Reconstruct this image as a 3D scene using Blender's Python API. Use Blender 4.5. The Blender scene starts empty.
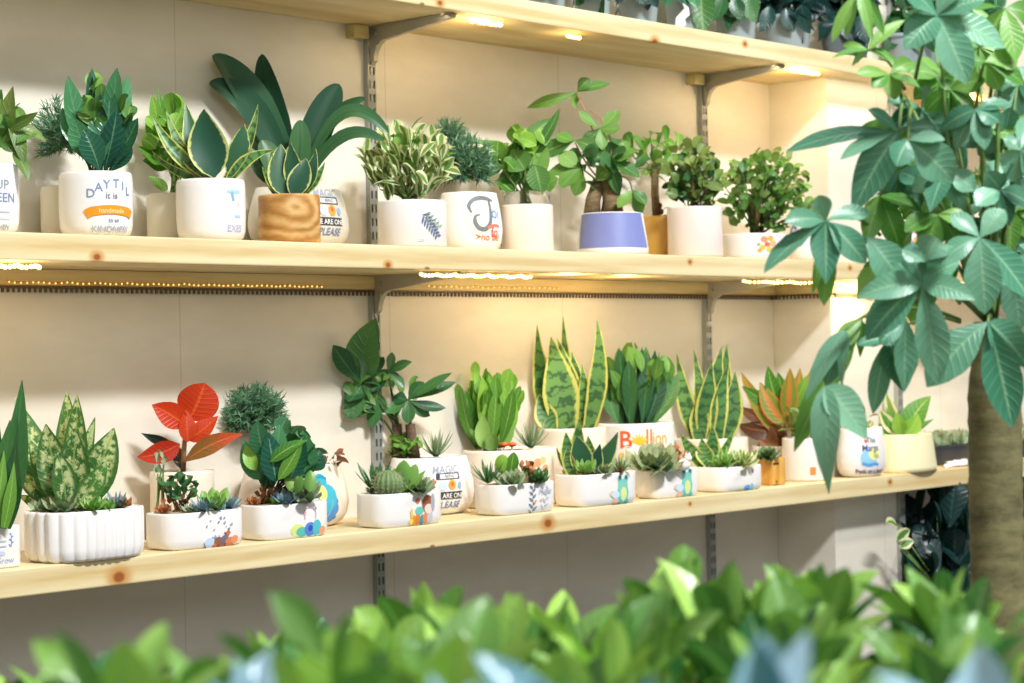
import bpy, math, random
from mathutils import Vector, Matrix, noise
random.seed(7)
PI = math.pi
scene = bpy.context.scene
COL = scene.collection
# ------------------------------------------------------------------ camera
F = 2050.0
CAM = Vector((0.0, -3.449, 1.218))
YAW, PITCH, ROLL = 0.83201, 0.00464, -0.01903
Wd = Vector((math.sin(YAW)*math.cos(PITCH), math.cos(YAW)*math.cos(PITCH), math.sin(PITCH)))
_r0 = Vector((math.cos(YAW), -math.sin(YAW), 0)); _u0 = _r0.cross(Wd)
Rt = _r0*math.cos(ROLL) + _u0*math.sin(ROLL)
Up = -_r0*math.sin(ROLL) + _u0*math.cos(ROLL)
cd = bpy.data.cameras.new('camera'); cam = bpy.data.objects.new('camera', cd); COL.objects.link(cam)
m = Matrix((Rt, Up, -Wd)).transposed().to_4x4(); m.translation = CAM; cam.matrix_world = m
cd.sensor_width = 36; cd.lens = F*36/1024; cd.clip_start = .05; cd.clip_end = 100
cd.dof.use_dof = True; cd.dof.focus_distance = 3.9; cd.dof.aperture_fstop = 6.3
scene.camera = cam
def ray(px, py): return Wd + Rt*((px-512)/F) + Up*((341.5-py)/F)
def atD(px, py, D): return CAM + ray(px, py)*D
def atY(px, py, Y):
    d = ray(px, py); return CAM + d*((Y-CAM.y)/d.y)
def depth(P): return (P-CAM).dot(Wd)
ZU = Vector((0, 0, 1))
# ------------------------------------------------------------------ measures
Z2 = 1.45; Z1 = Z2+.578; Z3 = Z2-.607; TH = .051; SD = .30
XU1, XU2, XC, XCR, CD = 3.305, 4.585, 4.917, 5.286, .1975
X0, X1 = 1.2, 7.6
# ------------------------------------------------------------------ materials
def lin(c):
    def f(v):
        v /= 255.0
        return v/12.92 if v <= .04045 else ((v+.055)/1.055)**2.4
    return (f(c[0]), f(c[1]), f(c[2]), 1)
class NT:
    def __init__(s, name):
        s.m = bpy.data.materials.new(name); s.m.use_nodes = True
        s.t = s.m.node_tree; s.t.nodes.clear(); s.out = s.n('ShaderNodeOutputMaterial')
    def n(s, typ, **k):
        nd = s.t.nodes.new(typ)
        for a, b in k.items(): setattr(nd, a, b)
        return nd
    def l(s, a, b): s.t.links.new(a, b)
    def val(s, sock, v):
        if hasattr(v, 'is_output'): s.l(v, sock)
        else: sock.default_value = v
    def math(s, op, a, b=0.0, clamp=False):
        nd = s.n('ShaderNodeMath', operation=op, use_clamp=clamp); s.val(nd.inputs[0], a); s.val(nd.inputs[1], b); return nd.outputs[0]
    def mix(s, f, a, b, blend='MIX'):
        nd = s.n('ShaderNodeMix', data_type='RGBA', blend_type=blend)
        s.val(nd.inputs[0], f); s.val(nd.inputs[6], a); s.val(nd.inputs[7], b); return nd.outputs[2]
    def ramp(s, f, stops, interp='LINEAR'):
        nd = s.n('ShaderNodeValToRGB'); nd.color_ramp.interpolation = interp
        e = nd.color_ramp.elements
        while len(e) < len(stops): e.new(.5)
        for k, (p, c) in enumerate(stops): e[k].position = p; e[k].color = c
        s.val(nd.inputs[0], f); return nd.outputs[0]
    def step(s, f, a, b):
        nd = s.n('ShaderNodeMapRange', interpolation_type='SMOOTHSTEP'); s.val(nd.inputs[0], f)
        nd.inputs[1].default_value = a; nd.inputs[2].default_value = b; return nd.outputs[0]
    def noise(s, vec, scale, detail=3, rough=.5):
        nd = s.n('ShaderNodeTexNoise'); nd.inputs['Scale'].default_value = scale
        nd.inputs['Detail'].default_value = detail; nd.inputs['Roughness'].default_value = rough
        if vec is not None: s.l(vec, nd.inputs['Vector'])
        return nd.outputs['Fac']
    def obj(s): return s.n('ShaderNodeTexCoord').outputs['Object']
    def mapping(s, vec, sc=(1, 1, 1), loc=(0, 0, 0)):
        nd = s.n('ShaderNodeMapping'); s.l(vec, nd.inputs[0]); nd.inputs['Scale'].default_value = sc; nd.inputs['Location'].default_value = loc
        return nd.outputs[0]
    def bsdf(s, col, rough=.5, spec=.5, metal=0, bump=None, bstr=.2, **k):
        b = s.n('ShaderNodeBsdfPrincipled'); s.val(b.inputs['Base Color'], col); s.val(b.inputs['Roughness'], rough)
        b.inputs['Specular IOR Level'].default_value = spec; b.inputs['Metallic'].default_value = metal
        for a, v in k.items(): b.inputs[a.replace('_', ' ')].default_value = v
        if bump is not None:
            bn = s.n('ShaderNodeBump'); bn.inputs['Strength'].default_value = bstr; bn.inputs['Distance'].default_value = .004
            s.l(bump, bn.inputs['Height']); s.l(bn.outputs[0], b.inputs['Normal'])
        return b.outputs[0]
    def done(s, sh): s.l(sh, s.out.inputs[0]); return s.m

def plain(name, c, rough=.5, spec=.5, metal=0, var=.06, scale=30, **k):
    t = NT(name); n = t.noise(t.obj(), scale)
    c = lin(c); d = tuple(x*(1-var*2) for x in c[:3])+(1,)
    return t.done(t.bsdf(t.mix(n, d, c), rough, spec, metal, bump=n, bstr=.05, **k))

def leafmat(name, c1, c2, mid=None, edge=None, edge0=.72, blotch=None, bl=(.5, .6, 60), bands=None, bfreq=22,
            tip=None, veins=.25, vfreq=9, rough=.38, transl=.22, midw=.07):
    t = NT(name)
    uv = t.n('ShaderNodeUVMap'); sx = t.n('ShaderNodeSeparateXYZ'); t.l(uv.outputs[0], sx.inputs[0])
    u, v = sx.outputs[0], sx.outputs[1]
    at = t.n('ShaderNodeAttribute', attribute_name='tint'); sc = t.n('ShaderNodeSeparateColor'); t.l(at.outputs['Color'], sc.inputs[0])
    tr, tg = sc.outputs[0], sc.outputs[1]
    a = t.math('MULTIPLY', t.math('ABSOLUTE', t.math('SUBTRACT', u, .5)), 2)
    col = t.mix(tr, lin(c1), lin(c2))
    ob = t.obj()
    if tip: col = t.mix(t.step(v, .35, .95), col, lin(tip))
    if blotch:
        nz = t.noise(ob, bl[2], 4, .65)
        inner = t.math('SUBTRACT', 1, t.step(a, .55, .85))
        col = t.mix(t.math('MULTIPLY', t.step(nz, bl[0], bl[1]), inner), col, lin(blotch))
    if bands:
        nz = t.noise(ob, 40, 3)
        s_ = t.math('SINE', t.math('ADD', t.math('MULTIPLY', v, bfreq*2*PI), t.math('MULTIPLY', nz, 14)))
        col = t.mix(t.math('MULTIPLY', t.step(s_, -.1, .8), .75), col, lin(bands))
    vs = None
    if veins:
        s_ = t.math('SINE', t.math('MULTIPLY', t.math('SUBTRACT', v, t.math('MULTIPLY', a, .16)), vfreq*2*PI))
        vs = t.step(s_, .4, 1.0)
        col = t.mix(t.math('MULTIPLY', vs, veins), col, t.mix(.5, col, lin(mid or (150, 190, 110))))
    if mid: col = t.mix(t.math('MULTIPLY', t.math('SUBTRACT', 1, t.step(a, midw*.4, midw*1.6)), .8), col, lin(mid))
    if edge:
        nz = t.noise(ob, 90, 2)
        aa = t.math('ADD', a, t.math('MULTIPLY', t.math('SUBTRACT', nz, .5), .3))
        col = t.mix(t.step(aa, edge0, edge0+.12), col, lin(edge))
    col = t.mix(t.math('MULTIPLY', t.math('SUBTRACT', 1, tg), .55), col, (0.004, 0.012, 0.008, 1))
    p = t.bsdf(col, rough, .45, bump=vs, bstr=.25) if vs is not None else t.bsdf(col, rough, .45)
    tl = t.n('ShaderNodeBsdfTranslucent'); t.l(t.mix(.5, col, lin((150, 200, 60)), 'SOFT_LIGHT'), tl.inputs[0])
    ms = t.n('ShaderNodeMixShader'); ms.inputs[0].default_value = transl; t.l(p, ms.inputs[1]); t.l(tl.outputs[0], ms.inputs[2])
    return t.done(ms.outputs[0])

def woodmat(name, light, dark, knots=(), scale=1.0, rough=.5, vert=False):
    t = NT(name); o = t.obj()
    g = t.noise(t.mapping(o, (1.1*scale, 9*scale, 16*scale) if not vert else (22*scale, 22*scale, 3*scale)), 1.6, 5, .6)
    w = t.n('ShaderNodeTexWave', wave_type='BANDS', bands_direction='Z' if not vert else 'X')
    t.l(t.mapping(o, (.25*scale, 1.5*scale, 5*scale) if not vert else (6, 6, 1.5)), w.inputs[0])
    w.inputs['Scale'].default_value = 1.5; w.inputs['Distortion'].default_value = 9; w.inputs['Detail'].default_value = 3; w.inputs['Detail Scale'].default_value = .8
    f = t.math('ADD', t.math('MULTIPLY', g, .85), t.math('MULTIPLY', w.outputs['Fac'], .14))
    col = t.ramp(f, [(.30, lin(dark)), (.62, lin(light)), (.85, lin(tuple(min(255, x+10) for x in light)))])
    for (kx, kz, kr) in knots:
        vm = t.n('ShaderNodeVectorMath', operation='DISTANCE')
        t.l(t.mapping(o, (.75, .8, 1), (-kx*.75, SD*.8, -kz)), vm.inputs[0]); vm.inputs[1].default_value = (0, 0, 0)
        d = t.math('ADD', vm.outputs['Value'], t.math('MULTIPLY', t.math('SUBTRACT', g, .5), kr*.5))
        col = t.mix(t.math('SUBTRACT', 1, t.step(d, kr*.9, kr*2.6)), col, lin((200, 150, 85)))
        col = t.mix(t.math('SUBTRACT', 1, t.step(d, kr*.5, kr*1.1)), col, lin((150, 85, 40)))
    # small dark nail marks
    vo = t.n('ShaderNodeTexVoronoi'); vo.inputs['Scale'].default_value = 5.5; t.l(t.mapping(o, (1, 1, 2.2)), vo.inputs['Vector'])
    col = t.mix(t.math('MULTIPLY', t.math('SUBTRACT', 1, t.step(vo.outputs['Distance'], .035, .06)), .75), col, lin((110, 75, 45)))
    return t.done(t.bsdf(col, rough, .4, bump=f, bstr=.08))

M = {}
def ceramic(name, c, rough=.28, var=.02):
    return plain(name, c, rough, .5, 0, var, 12)
M['white'] = ceramic('white_ceramic', (243, 238, 234)); M['warm'] = ceramic('warm_white_ceramic', (240, 228, 212))
M['cream'] = ceramic('cream_ceramic', (222, 214, 196), .4); M['yellowish'] = ceramic('pale_yellow_ceramic', (244, 234, 190))
M['pink'] = ceramic('pinkish_ceramic', (243, 226, 216)); M['ochre'] = plain('ochre_glaze', (214, 164, 74), .4)
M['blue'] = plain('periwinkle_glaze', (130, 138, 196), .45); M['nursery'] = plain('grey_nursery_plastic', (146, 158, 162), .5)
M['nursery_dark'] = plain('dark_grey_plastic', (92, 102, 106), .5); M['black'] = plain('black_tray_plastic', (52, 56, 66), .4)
M['bamboo'] = woodmat('bamboo_box', (222, 172, 88), (196, 140, 60), vert=True)
def woodpotmat():
    t = NT('turned_wood_pot'); o = t.obj(); w = t.n('ShaderNodeTexWave', wave_type='RINGS', rings_direction='Y'); t.l(t.mapping(o, (1, .6, 1.5), (.03, 0, -.11)), w.inputs[0])
    w.inputs['Scale'].default_value = 9; w.inputs['Distortion'].default_value = 3.5; w.inputs['Detail'].default_value = 3; w.inputs['Detail Scale'].default_value = 2
    n = t.noise(t.mapping(o, (20, 20, 60)), 2, 4); f = t.math('ADD', t.math('MULTIPLY', w.outputs['Fac'], .5), t.math('MULTIPLY', n, .5))
    return t.done(t.bsdf(t.ramp(f, [(.2, lin((172, 118, 58))), (.55, lin((204, 156, 92))), (.8, lin((218, 178, 116)))]), .45, .4, bump=n, bstr=.05))
M['woodpot'] = woodpotmat()
M['soil'] = plain('dark_soil', (84, 66, 48), .95, .2, var=.3, scale=160)
M['gravel'] = plain('pale_gravel', (205, 190, 165), .9, .2, var=.3, scale=220)
M['metal'] = plain('galvanised_steel', (168, 170, 164), .4, .5, .35, .05, 60)
M['darkmetal'] = plain('bracket_steel', (182, 178, 164), .45, .5, .35, .05, 60)
M['tooth'] = plain('dark_rail', (96, 74, 44), .6)
M['bark'] = None
def barkmat(name, a, b, sc=1):
    t = NT(name); o = t.obj()
    n1 = t.noise(t.mapping(o, (7*sc, 7*sc, 26*sc)), 1.6, 6, .7); n2 = t.noise(o, 28*sc, 5, .7)
    f = t.math('ADD', t.math('MULTIPLY', n1, .6), t.math('MULTIPLY', n2, .45))
    return t.done(t.bsdf(t.ramp(f, [(.36, lin(b)), (.52, lin(a)), (.72, lin(tuple(min(255, x*1.25) for x in a)))]), .75, .3, bump=f, bstr=.6))
M['bark'] = barkmat('tree_bark', (110, 104, 70), (64, 58, 38)); M['bark_small'] = barkmat('small_bark', (126, 106, 76), (74, 58, 42), 3)
M['bark_dark'] = barkmat('dark_bark', (96, 74, 60), (52, 40, 34), 3)
M['stem'] = plain('green_stem', (112, 140, 70), .5, var=.15); M['stem_dark'] = plain('dark_stem', (70, 88, 50), .5, var=.15)
M['stem_red'] = plain('reddish_stem', (168, 130, 90), .5, var=.15)
M['orangecer'] = plain('orange_ornament', (226, 104, 44), .35)
def inkmat():
    t = NT('printed_ink'); at = t.n('ShaderNodeAttribute', attribute_name='tint'); return t.done(t.bsdf(at.outputs['Color'], .45, .3))
M['ink'] = inkmat()
def glassmat():
    t = NT('clear_glass'); g = t.n('ShaderNodeBsdfGlass'); g.inputs['IOR'].default_value = 1.35; g.inputs['Roughness'].default_value = .02
    tr = t.n('ShaderNodeBsdfTransparent'); ms = t.n('ShaderNodeMixShader'); ms.inputs[0].default_value = .7
    t.l(tr.outputs[0], ms.inputs[1]); t.l(g.outputs[0], ms.inputs[2]); return t.done(ms.outputs[0])
M['glass'] = glassmat()
def emis(name, c, s):
    t = NT(name); e = t.n('ShaderNodeEmission'); e.inputs[0].default_value = lin(c); e.inputs[1].default_value = s; return t.done(e.outputs[0])
M['bulb'] = emis('warm_bulb_glow', (255, 205, 120), 9); M['bulb_dim'] = emis('dim_bulb_glow', (255, 190, 90), 2.2)
M['wire'] = plain('copper_wire', (190, 150, 80), .4, metal=.5)
# leaves
M['green'] = leafmat('mid_green_leaf', (62, 116, 54), (126, 174, 78), mid=(140, 180, 100))
M['bright'] = leafmat('bright_green_leaf', (66, 132, 44), (146, 196, 74), mid=(170, 210, 110))
M['dark'] = leafmat('dark_green_leaf', (36, 84, 54), (84, 138, 74), mid=(90, 140, 90), rough=.3)
M['teal'] = leafmat('teal_glossy_leaf', (32, 86, 70), (84, 150, 98), mid=(110, 160, 120), rough=.25)
M['orchid'] = leafmat('orchid_leaf', (34, 76, 54), (72, 116, 70), mid=(46, 84, 54), veins=0, rough=.35, transl=.1)
M['snake'] = leafmat('snake_plant_leaf', (76, 128, 70), (116, 160, 88), edge=(212, 210, 110), edge0=.72, bands=(34, 78, 52), bfreq=7, veins=0, transl=.1)
M['snake_dark'] = leafmat('dark_snake_leaf', (34, 80, 62), (60, 106, 70), edge=(206, 212, 124), edge0=.80, veins=0, transl=.1)
M['varieg'] = leafmat('variegated_leaf', (72, 128, 60), (136, 176, 84), edge=(240, 238, 190), edge0=.4, veins=0)
M['aglao'] = leafmat('speckled_leaf', (58, 104, 50), (82, 132, 58), blotch=(206, 216, 150), bl=(.44, .56, 75), mid=(150, 180, 100), veins=.1)
M['red'] = leafmat('red_leaf', (190, 44, 20), (216, 72, 28), mid=(230, 100, 46), veins=.05, transl=.28)
M['redgreen'] = leafmat('red_green_leaf', (120, 96, 44), (180, 100, 50), mid=(226, 120, 70), tip=(214, 78, 44), veins=.1)
M['croton'] = leafmat('orange_green_leaf', (104, 140, 52), (150, 160, 60), mid=(232, 130, 60), midw=.3, edge=(214, 130, 60), edge0=.8, veins=.1)
M['brown'] = leafmat('brown_leaf', (92, 56, 36), (150, 96, 56), mid=(170, 110, 70), veins=.1)
M['olive'] = leafmat('olive_leaf', (80, 122, 54), (160, 176, 92), mid=(150, 170, 100))
M['conifer'] = leafmat('blue_green_needle', (58, 108, 80), (116, 162, 120), veins=0, rough=.5)
M['grey'] = leafmat('grey_green_succulent', (112, 146, 112), (168, 190, 150), veins=0, rough=.5, transl=.1, tip=(150, 160, 120))
M['bluesuc'] = leafmat('blue_succulent', (92, 128, 150), (150, 176, 186), veins=0, rough=.55, transl=.1)
M['lime'] = leafmat('lime_succulent', (112, 164, 74), (164, 204, 110), veins=0, rough=.4, transl=.1)
M['rust'] = leafmat('rust_succulent', (120, 84, 52), (196, 120, 70), veins=0, rough=.5, transl=.1)
M['cactus'] = leafmat('cactus_skin', (92, 122, 76), (128, 150, 96), veins=0, rough=.6, transl=0)
M['tree'] = leafmat('money_tree_leaf', (66, 134, 104), (132, 186, 152), mid=(150, 196, 156), veins=.28, vfreq=10, rough=.33, transl=.18)
M['treeg'] = leafmat('young_money_tree_leaf', (84, 152, 60), (150, 200, 96), mid=(170, 200, 120), veins=.25, vfreq=10, rough=.38, transl=.3)
M['fore'] = leafmat('glossy_foreground_leaf', (24, 104, 52), (190, 232, 110), mid=(150, 205, 120), veins=.1, rough=.28, transl=.25)
M['foresheen'] = leafmat('painted_sheen_leaf', (96, 160, 176), (190, 220, 236), mid=(150, 190, 190), veins=.1, rough=.2, transl=.15)  # bluish sheen of close leaves, painted into the base colour
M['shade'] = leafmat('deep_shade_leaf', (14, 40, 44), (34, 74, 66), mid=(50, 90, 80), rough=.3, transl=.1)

# ------------------------------------------------------------------ mesh builder
def tint(lo=0, hi=1, dlo=.75): return (random.uniform(lo, hi), random.uniform(dlo, 1), random.random(), 1)
class MB:
    def __init__(s): s.v = []; s.f = []; s.uv = []; s.c = []; s.sm = []
    def add(s, vs, fs, uvs=None, col=(.5, 1, .5, 1), smooth=True):
        o = len(s.v); s.v += [Vector(p) for p in vs]; s.f += [tuple(i+o for i in f) for f in fs]
        s.uv += uvs if uvs else [(.3, .5)]*len(vs); s.c += [col]*len(vs) if isinstance(col, tuple) else col
        s.sm += [smooth]*len(fs)
    def build(s, name, mat, parent=None, origin=None):
        if not s.v: return None
        if parent is not None:
            org = Vector(parent.get('_o', parent.location))
        else: org = Vector(origin) if origin is not None else Vector((0, 0, 0))
        me = bpy.data.meshes.new(name); me.from_pydata([p-org for p in s.v], [], s.f)
        ul = me.uv_layers.new(name='UVMap')
        vi = [0]*len(me.loops); me.loops.foreach_get('vertex_index', vi)
        ul.data.foreach_set('uv', [x for i in vi for x in s.uv[i]])
        ca = me.color_attributes.new('tint', 'FLOAT_COLOR', 'POINT')
        ca.data.foreach_set('color', [x for c in s.c for x in c])
        me.polygons.foreach_set('use_smooth', s.sm)
        me.materials.append(mat); me.update()
        o = bpy.data.objects.new(name, me); COL.objects.link(o)
        if parent is not None: o.parent = parent; o['_o'] = tuple(org)
        else: o.location = org
        return o
def tag(o, label, cat, group=None):
    o['label'] = label; o['category'] = cat
    if group: o['group'] = group
    return o
def struct(o): o['kind'] = 'structure'; return o
def empty(name, loc, label, cat, group=None):
    o = bpy.data.objects.new(name, None); COL.objects.link(o); o.location = loc; o.empty_display_size = .05
    return tag(o, label, cat, group)
def box(mb, a, b, col=(.5, 1, .5, 1)):
    x0, y0, z0 = a; x1, y1, z1 = b
    vs = [(x0, y0, z0), (x1, y0, z0), (x1, y1, z0), (x0, y1, z0), (x0, y0, z1), (x1, y0, z1), (x1, y1, z1), (x0, y1, z1)]
    mb.add(vs, [(0, 3, 2, 1), (4, 5, 6, 7), (0, 1, 5, 4), (1, 2, 6, 5), (2, 3, 7, 6), (3, 0, 4, 7)], col=col, smooth=False)
def prism(mb, poly, z0, z1):
    n = len(poly); vs = [(x, y, z0) for x, y in poly]+[(x, y, z1) for x, y in poly]
    mb.add(vs, [tuple(range(n))[::-1], tuple(range(n, 2*n))]+[(i, (i+1) % n, n+(i+1) % n, n+i) for i in range(n)], smooth=False)
def tube(mb, pts, r0, r1=None, seg=7, col=None, cap=True):
    r1 = r0 if r1 is None else r1; pts = [Vector(p) for p in pts]; n = len(pts)
    vs = []; uv = []; fs = []
    for i, p in enumerate(pts):
        t = (pts[min(i+1, n-1)]-pts[max(i-1, 0)]).normalized()
        a = t.cross(Vector((.31, .83, .12))).normalized(); b = t.cross(a)
        r = r0+(r1-r0)*i/(n-1)
        for k in range(seg):
            th = 2*PI*k/seg; vs.append(p+a*math.cos(th)*r+b*math.sin(th)*r); uv.append((.3, i/(n-1)))
    for i in range(n-1):
        for k in range(seg): fs.append((i*seg+k, i*seg+(k+1) % seg, (i+1)*seg+(k+1) % seg, (i+1)*seg+k))
    if cap: fs += [tuple(range(seg))[::-1], tuple(range((n-1)*seg, n*seg))]
    mb.add(vs, fs, uv, col or (.5, 1, .5, 1))
def bez(a, b, c, t): return a*(1-t)**2+b*(2*t*(1-t))+c*t*t
PROF = {
    'ovate': lambda t: math.sin(PI*t**.8)**.85 if 0 < t < 1 else 0,
    'lance': lambda t: math.sin(PI*t**.9)**1.1 if 0 < t < 1 else 0,
    'obov': lambda t: math.sin(PI*t**1.35)**.8 if 0 < t < 1 else 0,
    'strap': lambda t: min(1, .5+t*1.0)*(1-max(0, (t-.55)/.45)**2.4)**.55 if t < 1 else 0,
    'sword': lambda t: (.62+.5*math.sin(PI*min(1, t*1.05)))*min(1, (1-t)**.55*1.35)/1.05 if t < 1 else 0,
    'spike': lambda t: (1-t)**.7*(.75+.5*t) if t < 1 else 0,
    'round': lambda t: math.sin(PI*t)**.55 if 0 < t < 1 else 0,
    'needle': lambda t: 1-t*.8,
}
def leaf(mb, P0, P1, P2, w, N, prof='ovate', fold=.2, n=9, col=None, thick=0, ruf=0, rfreq=20):
    pf = PROF[prof]; vs = []; uv = []; fs = []
    ph = random.random()*6; tw = random.gauss(0, .28); N0 = N
    for i in range(n+1):
        t = i/n if prof != 'strap' else 1-(1-i/n)**1.6
        P = bez(P0, P1, P2, t); T = ((P1-P0)*(1-t)+(P2-P1)*t)
        if T.length < 1e-9: T = P2-P0
        T.normalize(); S = T.cross(N0); N = N0+S*(tw*(t-.3)*2); S = T.cross(N)
        if S.length < 1e-6: S = T.cross(Vector((.3, .5, .8)))
        S.normalize(); Q = S.cross(T).normalized()
        if Q.dot(N) < 0: Q = -Q
        h = w*.5*max(pf(t), .03)
        rr = ruf*h*math.sin(t*rfreq+ph)
        for k, u in enumerate((-1, -.5, 0, .5, 1)):
            off = fold*h*abs(u)**1.4 + (rr*(abs(u) == 1)*(1 if u > 0 else -1))
            if thick: off = -thick*h*u*u
            vs.append(P+S*(h*u)+Q*off); uv.append(((u+1)/2, t))
    for i in range(n):
        for k in range(4): a = i*5+k; fs.append((a, a+1, a+6, a+5))
    mb.add(vs, fs, uv, col or tint())
def blob(mb, c, r, sq=(1, 1, 1), seg=10, rings=7, col=(.5, 1, .5, 1), jit=0):
    vs = []; fs = []; c = Vector(c)
    for i in range(rings+1):
        ph = PI*i/rings
        for k in range(seg):
            th = 2*PI*k/seg; d = Vector((math.sin(ph)*math.cos(th), math.sin(ph)*math.sin(th), math.cos(ph)))
            q = 1+jit*(noise.noise(d*2.3+c*40))
            vs.append(c+Vector((d.x*sq[0], d.y*sq[1], d.z*sq[2]))*r*q)
    for i in range(rings):
        for k in range(seg): fs.append((i*seg+k, (i+1)*seg+k, (i+1)*seg+(k+1) % seg, i*seg+(k+1) % seg))
    mb.add(vs, fs, col=col)
# ------------------------------------------------------------------ pots
PP = {
    'cyl': [(.95, 0), (1, .05), (1, .96), (.985, 1)],
    'round': [(.80, 0), (.92, .05), (.98, .16), (1, .4), (1, .86), (.985, .96), (.96, 1)],
    'belly': [(.70, 0), (.86, .06), (.96, .18), (1, .36), (.98, .55), (.91, .8), (.85, .97), (.83, 1)],
    'bowl': [(.90, 0), (.97, .06), (1, .25), (1, .95), (.99, 1)],
    'cone': [(1, 0), (1, .12), (.94, .5), (.86, .97), (.85, 1)],
    'flare': [(.78, 0), (.80, .04), (.97, .86), (.97, .87), (1.02, .88), (1.03, 1)],
}
def interp(pr, z):
    for (r0, z0), (r1, z1) in zip(pr, pr[1:]):
        if z <= z1: return r0+(r1-r0)*(0 if z1 == z0 else (z-z0)/(z1-z0))
    return pr[-1][0]
class Pot:
    """a planted pot: an Empty at the pot's base with pot, soil, foliage ... as children"""
    def __init__(s, name, label, px0, px1, ytop, Yc, zs, kind='round', mat='white', k=1.0, exp=2.0, soil='soil', flute=0, cat='potted plant', group=None, seg=48, soilz=.95, potname='pot', zoff=.0008):
        xc = (px0+px1)/2
        P = atY(xc, ytop-(2.2 if abs(zs-Z3) < .01 else 0), Yc); s.D = depth(P); s.S = s.D/F
        s.c = Vector((P.x, Yc, zs+zoff)); s.H = max(.02, P.z-zs); s.kind = PP[kind]
        vd = (P-CAM); vd.z = 0; vd.normalize(); s.R3 = Vector((vd.y, -vd.x, 0)); s.T = -vd
        # footprint
        def fp(th):
            c_, s_ = math.cos(th), math.sin(th)
            r = (abs(c_)**exp+abs(s_/k)**exp)**(-1/exp)
            return r
        app = max((math.cos(a)*s.R3.x+math.sin(a)*s.R3.y)*fp(a) for a in [i*2*PI/360 for i in range(360)])
        s.rx = (px1-px0)/2*s.S/app/max(r for r, z in s.kind); s.fp = fp; s.flute = flute
        # arclength table for prints
        s.root = empty(name, s.c, label, cat, group)
        s.mat = M[mat]; mb = MB(); N = seg
        inner = [(s.kind[-1][0]-.07, 1), (s.kind[-1][0]-.08, .8), (.3, .78)]
        prof = [(.3, 0)]+s.kind; rows = prof+inner
        vs = []; fs = []
        for i, (r, z) in enumerate(rows):
            for q in range(N): vs.append(s.sp(2*PI*q/N, z, 0, r))
        for i in range(len(rows)-1):
            for q in range(N): fs.append((i*N+q, i*N+(q+1) % N, (i+1)*N+(q+1) % N, (i+1)*N+q))
        fs.append(tuple(range(N))[::-1])
        mb.add(vs, fs)
        s.pot = mb.build(potname, s.mat, s.root)
        mb = MB(); vs = []; fs = []; rs = [0, .35, .7, .93]
        for i, f_ in enumerate(rs):
            for q in range(24):
                p = s.sp(2*PI*q/24, soilz, 0, interp(s.kind, soilz)*f_-.02)
                p.z += (noise.noise(p*60)*.003+.004*(1-f_)); vs.append(p)
        for i in range(3):
            for q in range(24): fs.append((i*24+q, (i+1)*24+q, (i+1)*24+(q+1) % 24, i*24+(q+1) % 24))
        mb.add(vs, fs); s.soil = mb.build('soil', M[soil], s.root)
        s.Dc = s.D
    def sp(s, th, z, off=0, r=None):
        if r is None: r = interp(s.kind, z)
        R = s.fp(th)*s.rx*max(r, 0)
        if s.flute: R *= 1+(.055 if s.flute < 40 else .02)*(abs(math.sin(th*s.flute/2))-.5)
        d = Vector((math.cos(th), math.sin(th), 0))
        return s.c+d*(R+off)+ZU*(z*s.H)
    # --- pixel helpers: a point on the view plane of this plant, shifted towards the viewer by off metres
    def pt(s, px, py, off=0):
        P = atD(px, py, s.D-off)
        lim = -.016-.02*abs(math.sin(px*1.3+py*.7))
        return P if P.y < lim or s.c.y < -.4 else atY(px, py, lim)
    def inside(s, px, py, off, m=.74):
        for i in range(12):
            C = s.pt(px, py, off-i*.01); v = C-s.c; v.z = 0
            if v.length <= m*s.fp(math.atan2(v.y, v.x))*s.rx: return C
        C = s.pt(px, py, 0); v = C-s.c; v.z = 0; q = m*s.fp(math.atan2(v.y, v.x))*s.rx/v.length
        return Vector((s.c.x+v.x*q, s.c.y+v.y*q, C.z))
    def px(s, n): return n*s.S
    def N(s, up=.5, j=.35): return (s.T+ZU*up+Vector((random.uniform(-j, j), random.uniform(-j, j), random.uniform(-j, j)))).normalized()
    def part(s, mb, name, mat, label=None):
        o = mb.build(name, M[mat], s.root)
        if o and label: o['label'] = label
        return o
    def lf(s, mb, b, t, w, c=0, ob=0, ot=None, oc=None, prof='ovate', up=.4, j=.3, fold=.2, col=None, ctrl=None, **k):
        ot = ob+random.uniform(-.02, .03) if ot is None else ot
        oc = (ob+ot)/2+.006 if oc is None else oc
        P0 = s.pt(b[0], b[1], ob); P2 = s.pt(t[0], t[1], ot)
        if ctrl: P1 = s.pt(ctrl[0], ctrl[1], oc)
        else:
            dx, dy = t[0]-b[0], t[1]-b[1]; L = math.hypot(dx, dy) or 1
            P1 = s.pt((b[0]+t[0])/2-dy/L*c, (b[1]+t[1])/2+dx/L*c, oc)
        leaf(mb, P0, P1, P2, s.px(w), s.N(up, j), prof, fold, col=col or tint(), **k)
    def lfs(s, name, mat, items, label=None, **k):
        mb = MB()
        for it in items:
            kk = dict(k)
            if len(it) > 6: kk.update(it[6])
            s.lf(mb, (it[0], it[1]), (it[2], it[3]), it[4], it[5] if len(it) > 5 else 0, **kk)
        return s.part(mb, name, mat, label)
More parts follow.
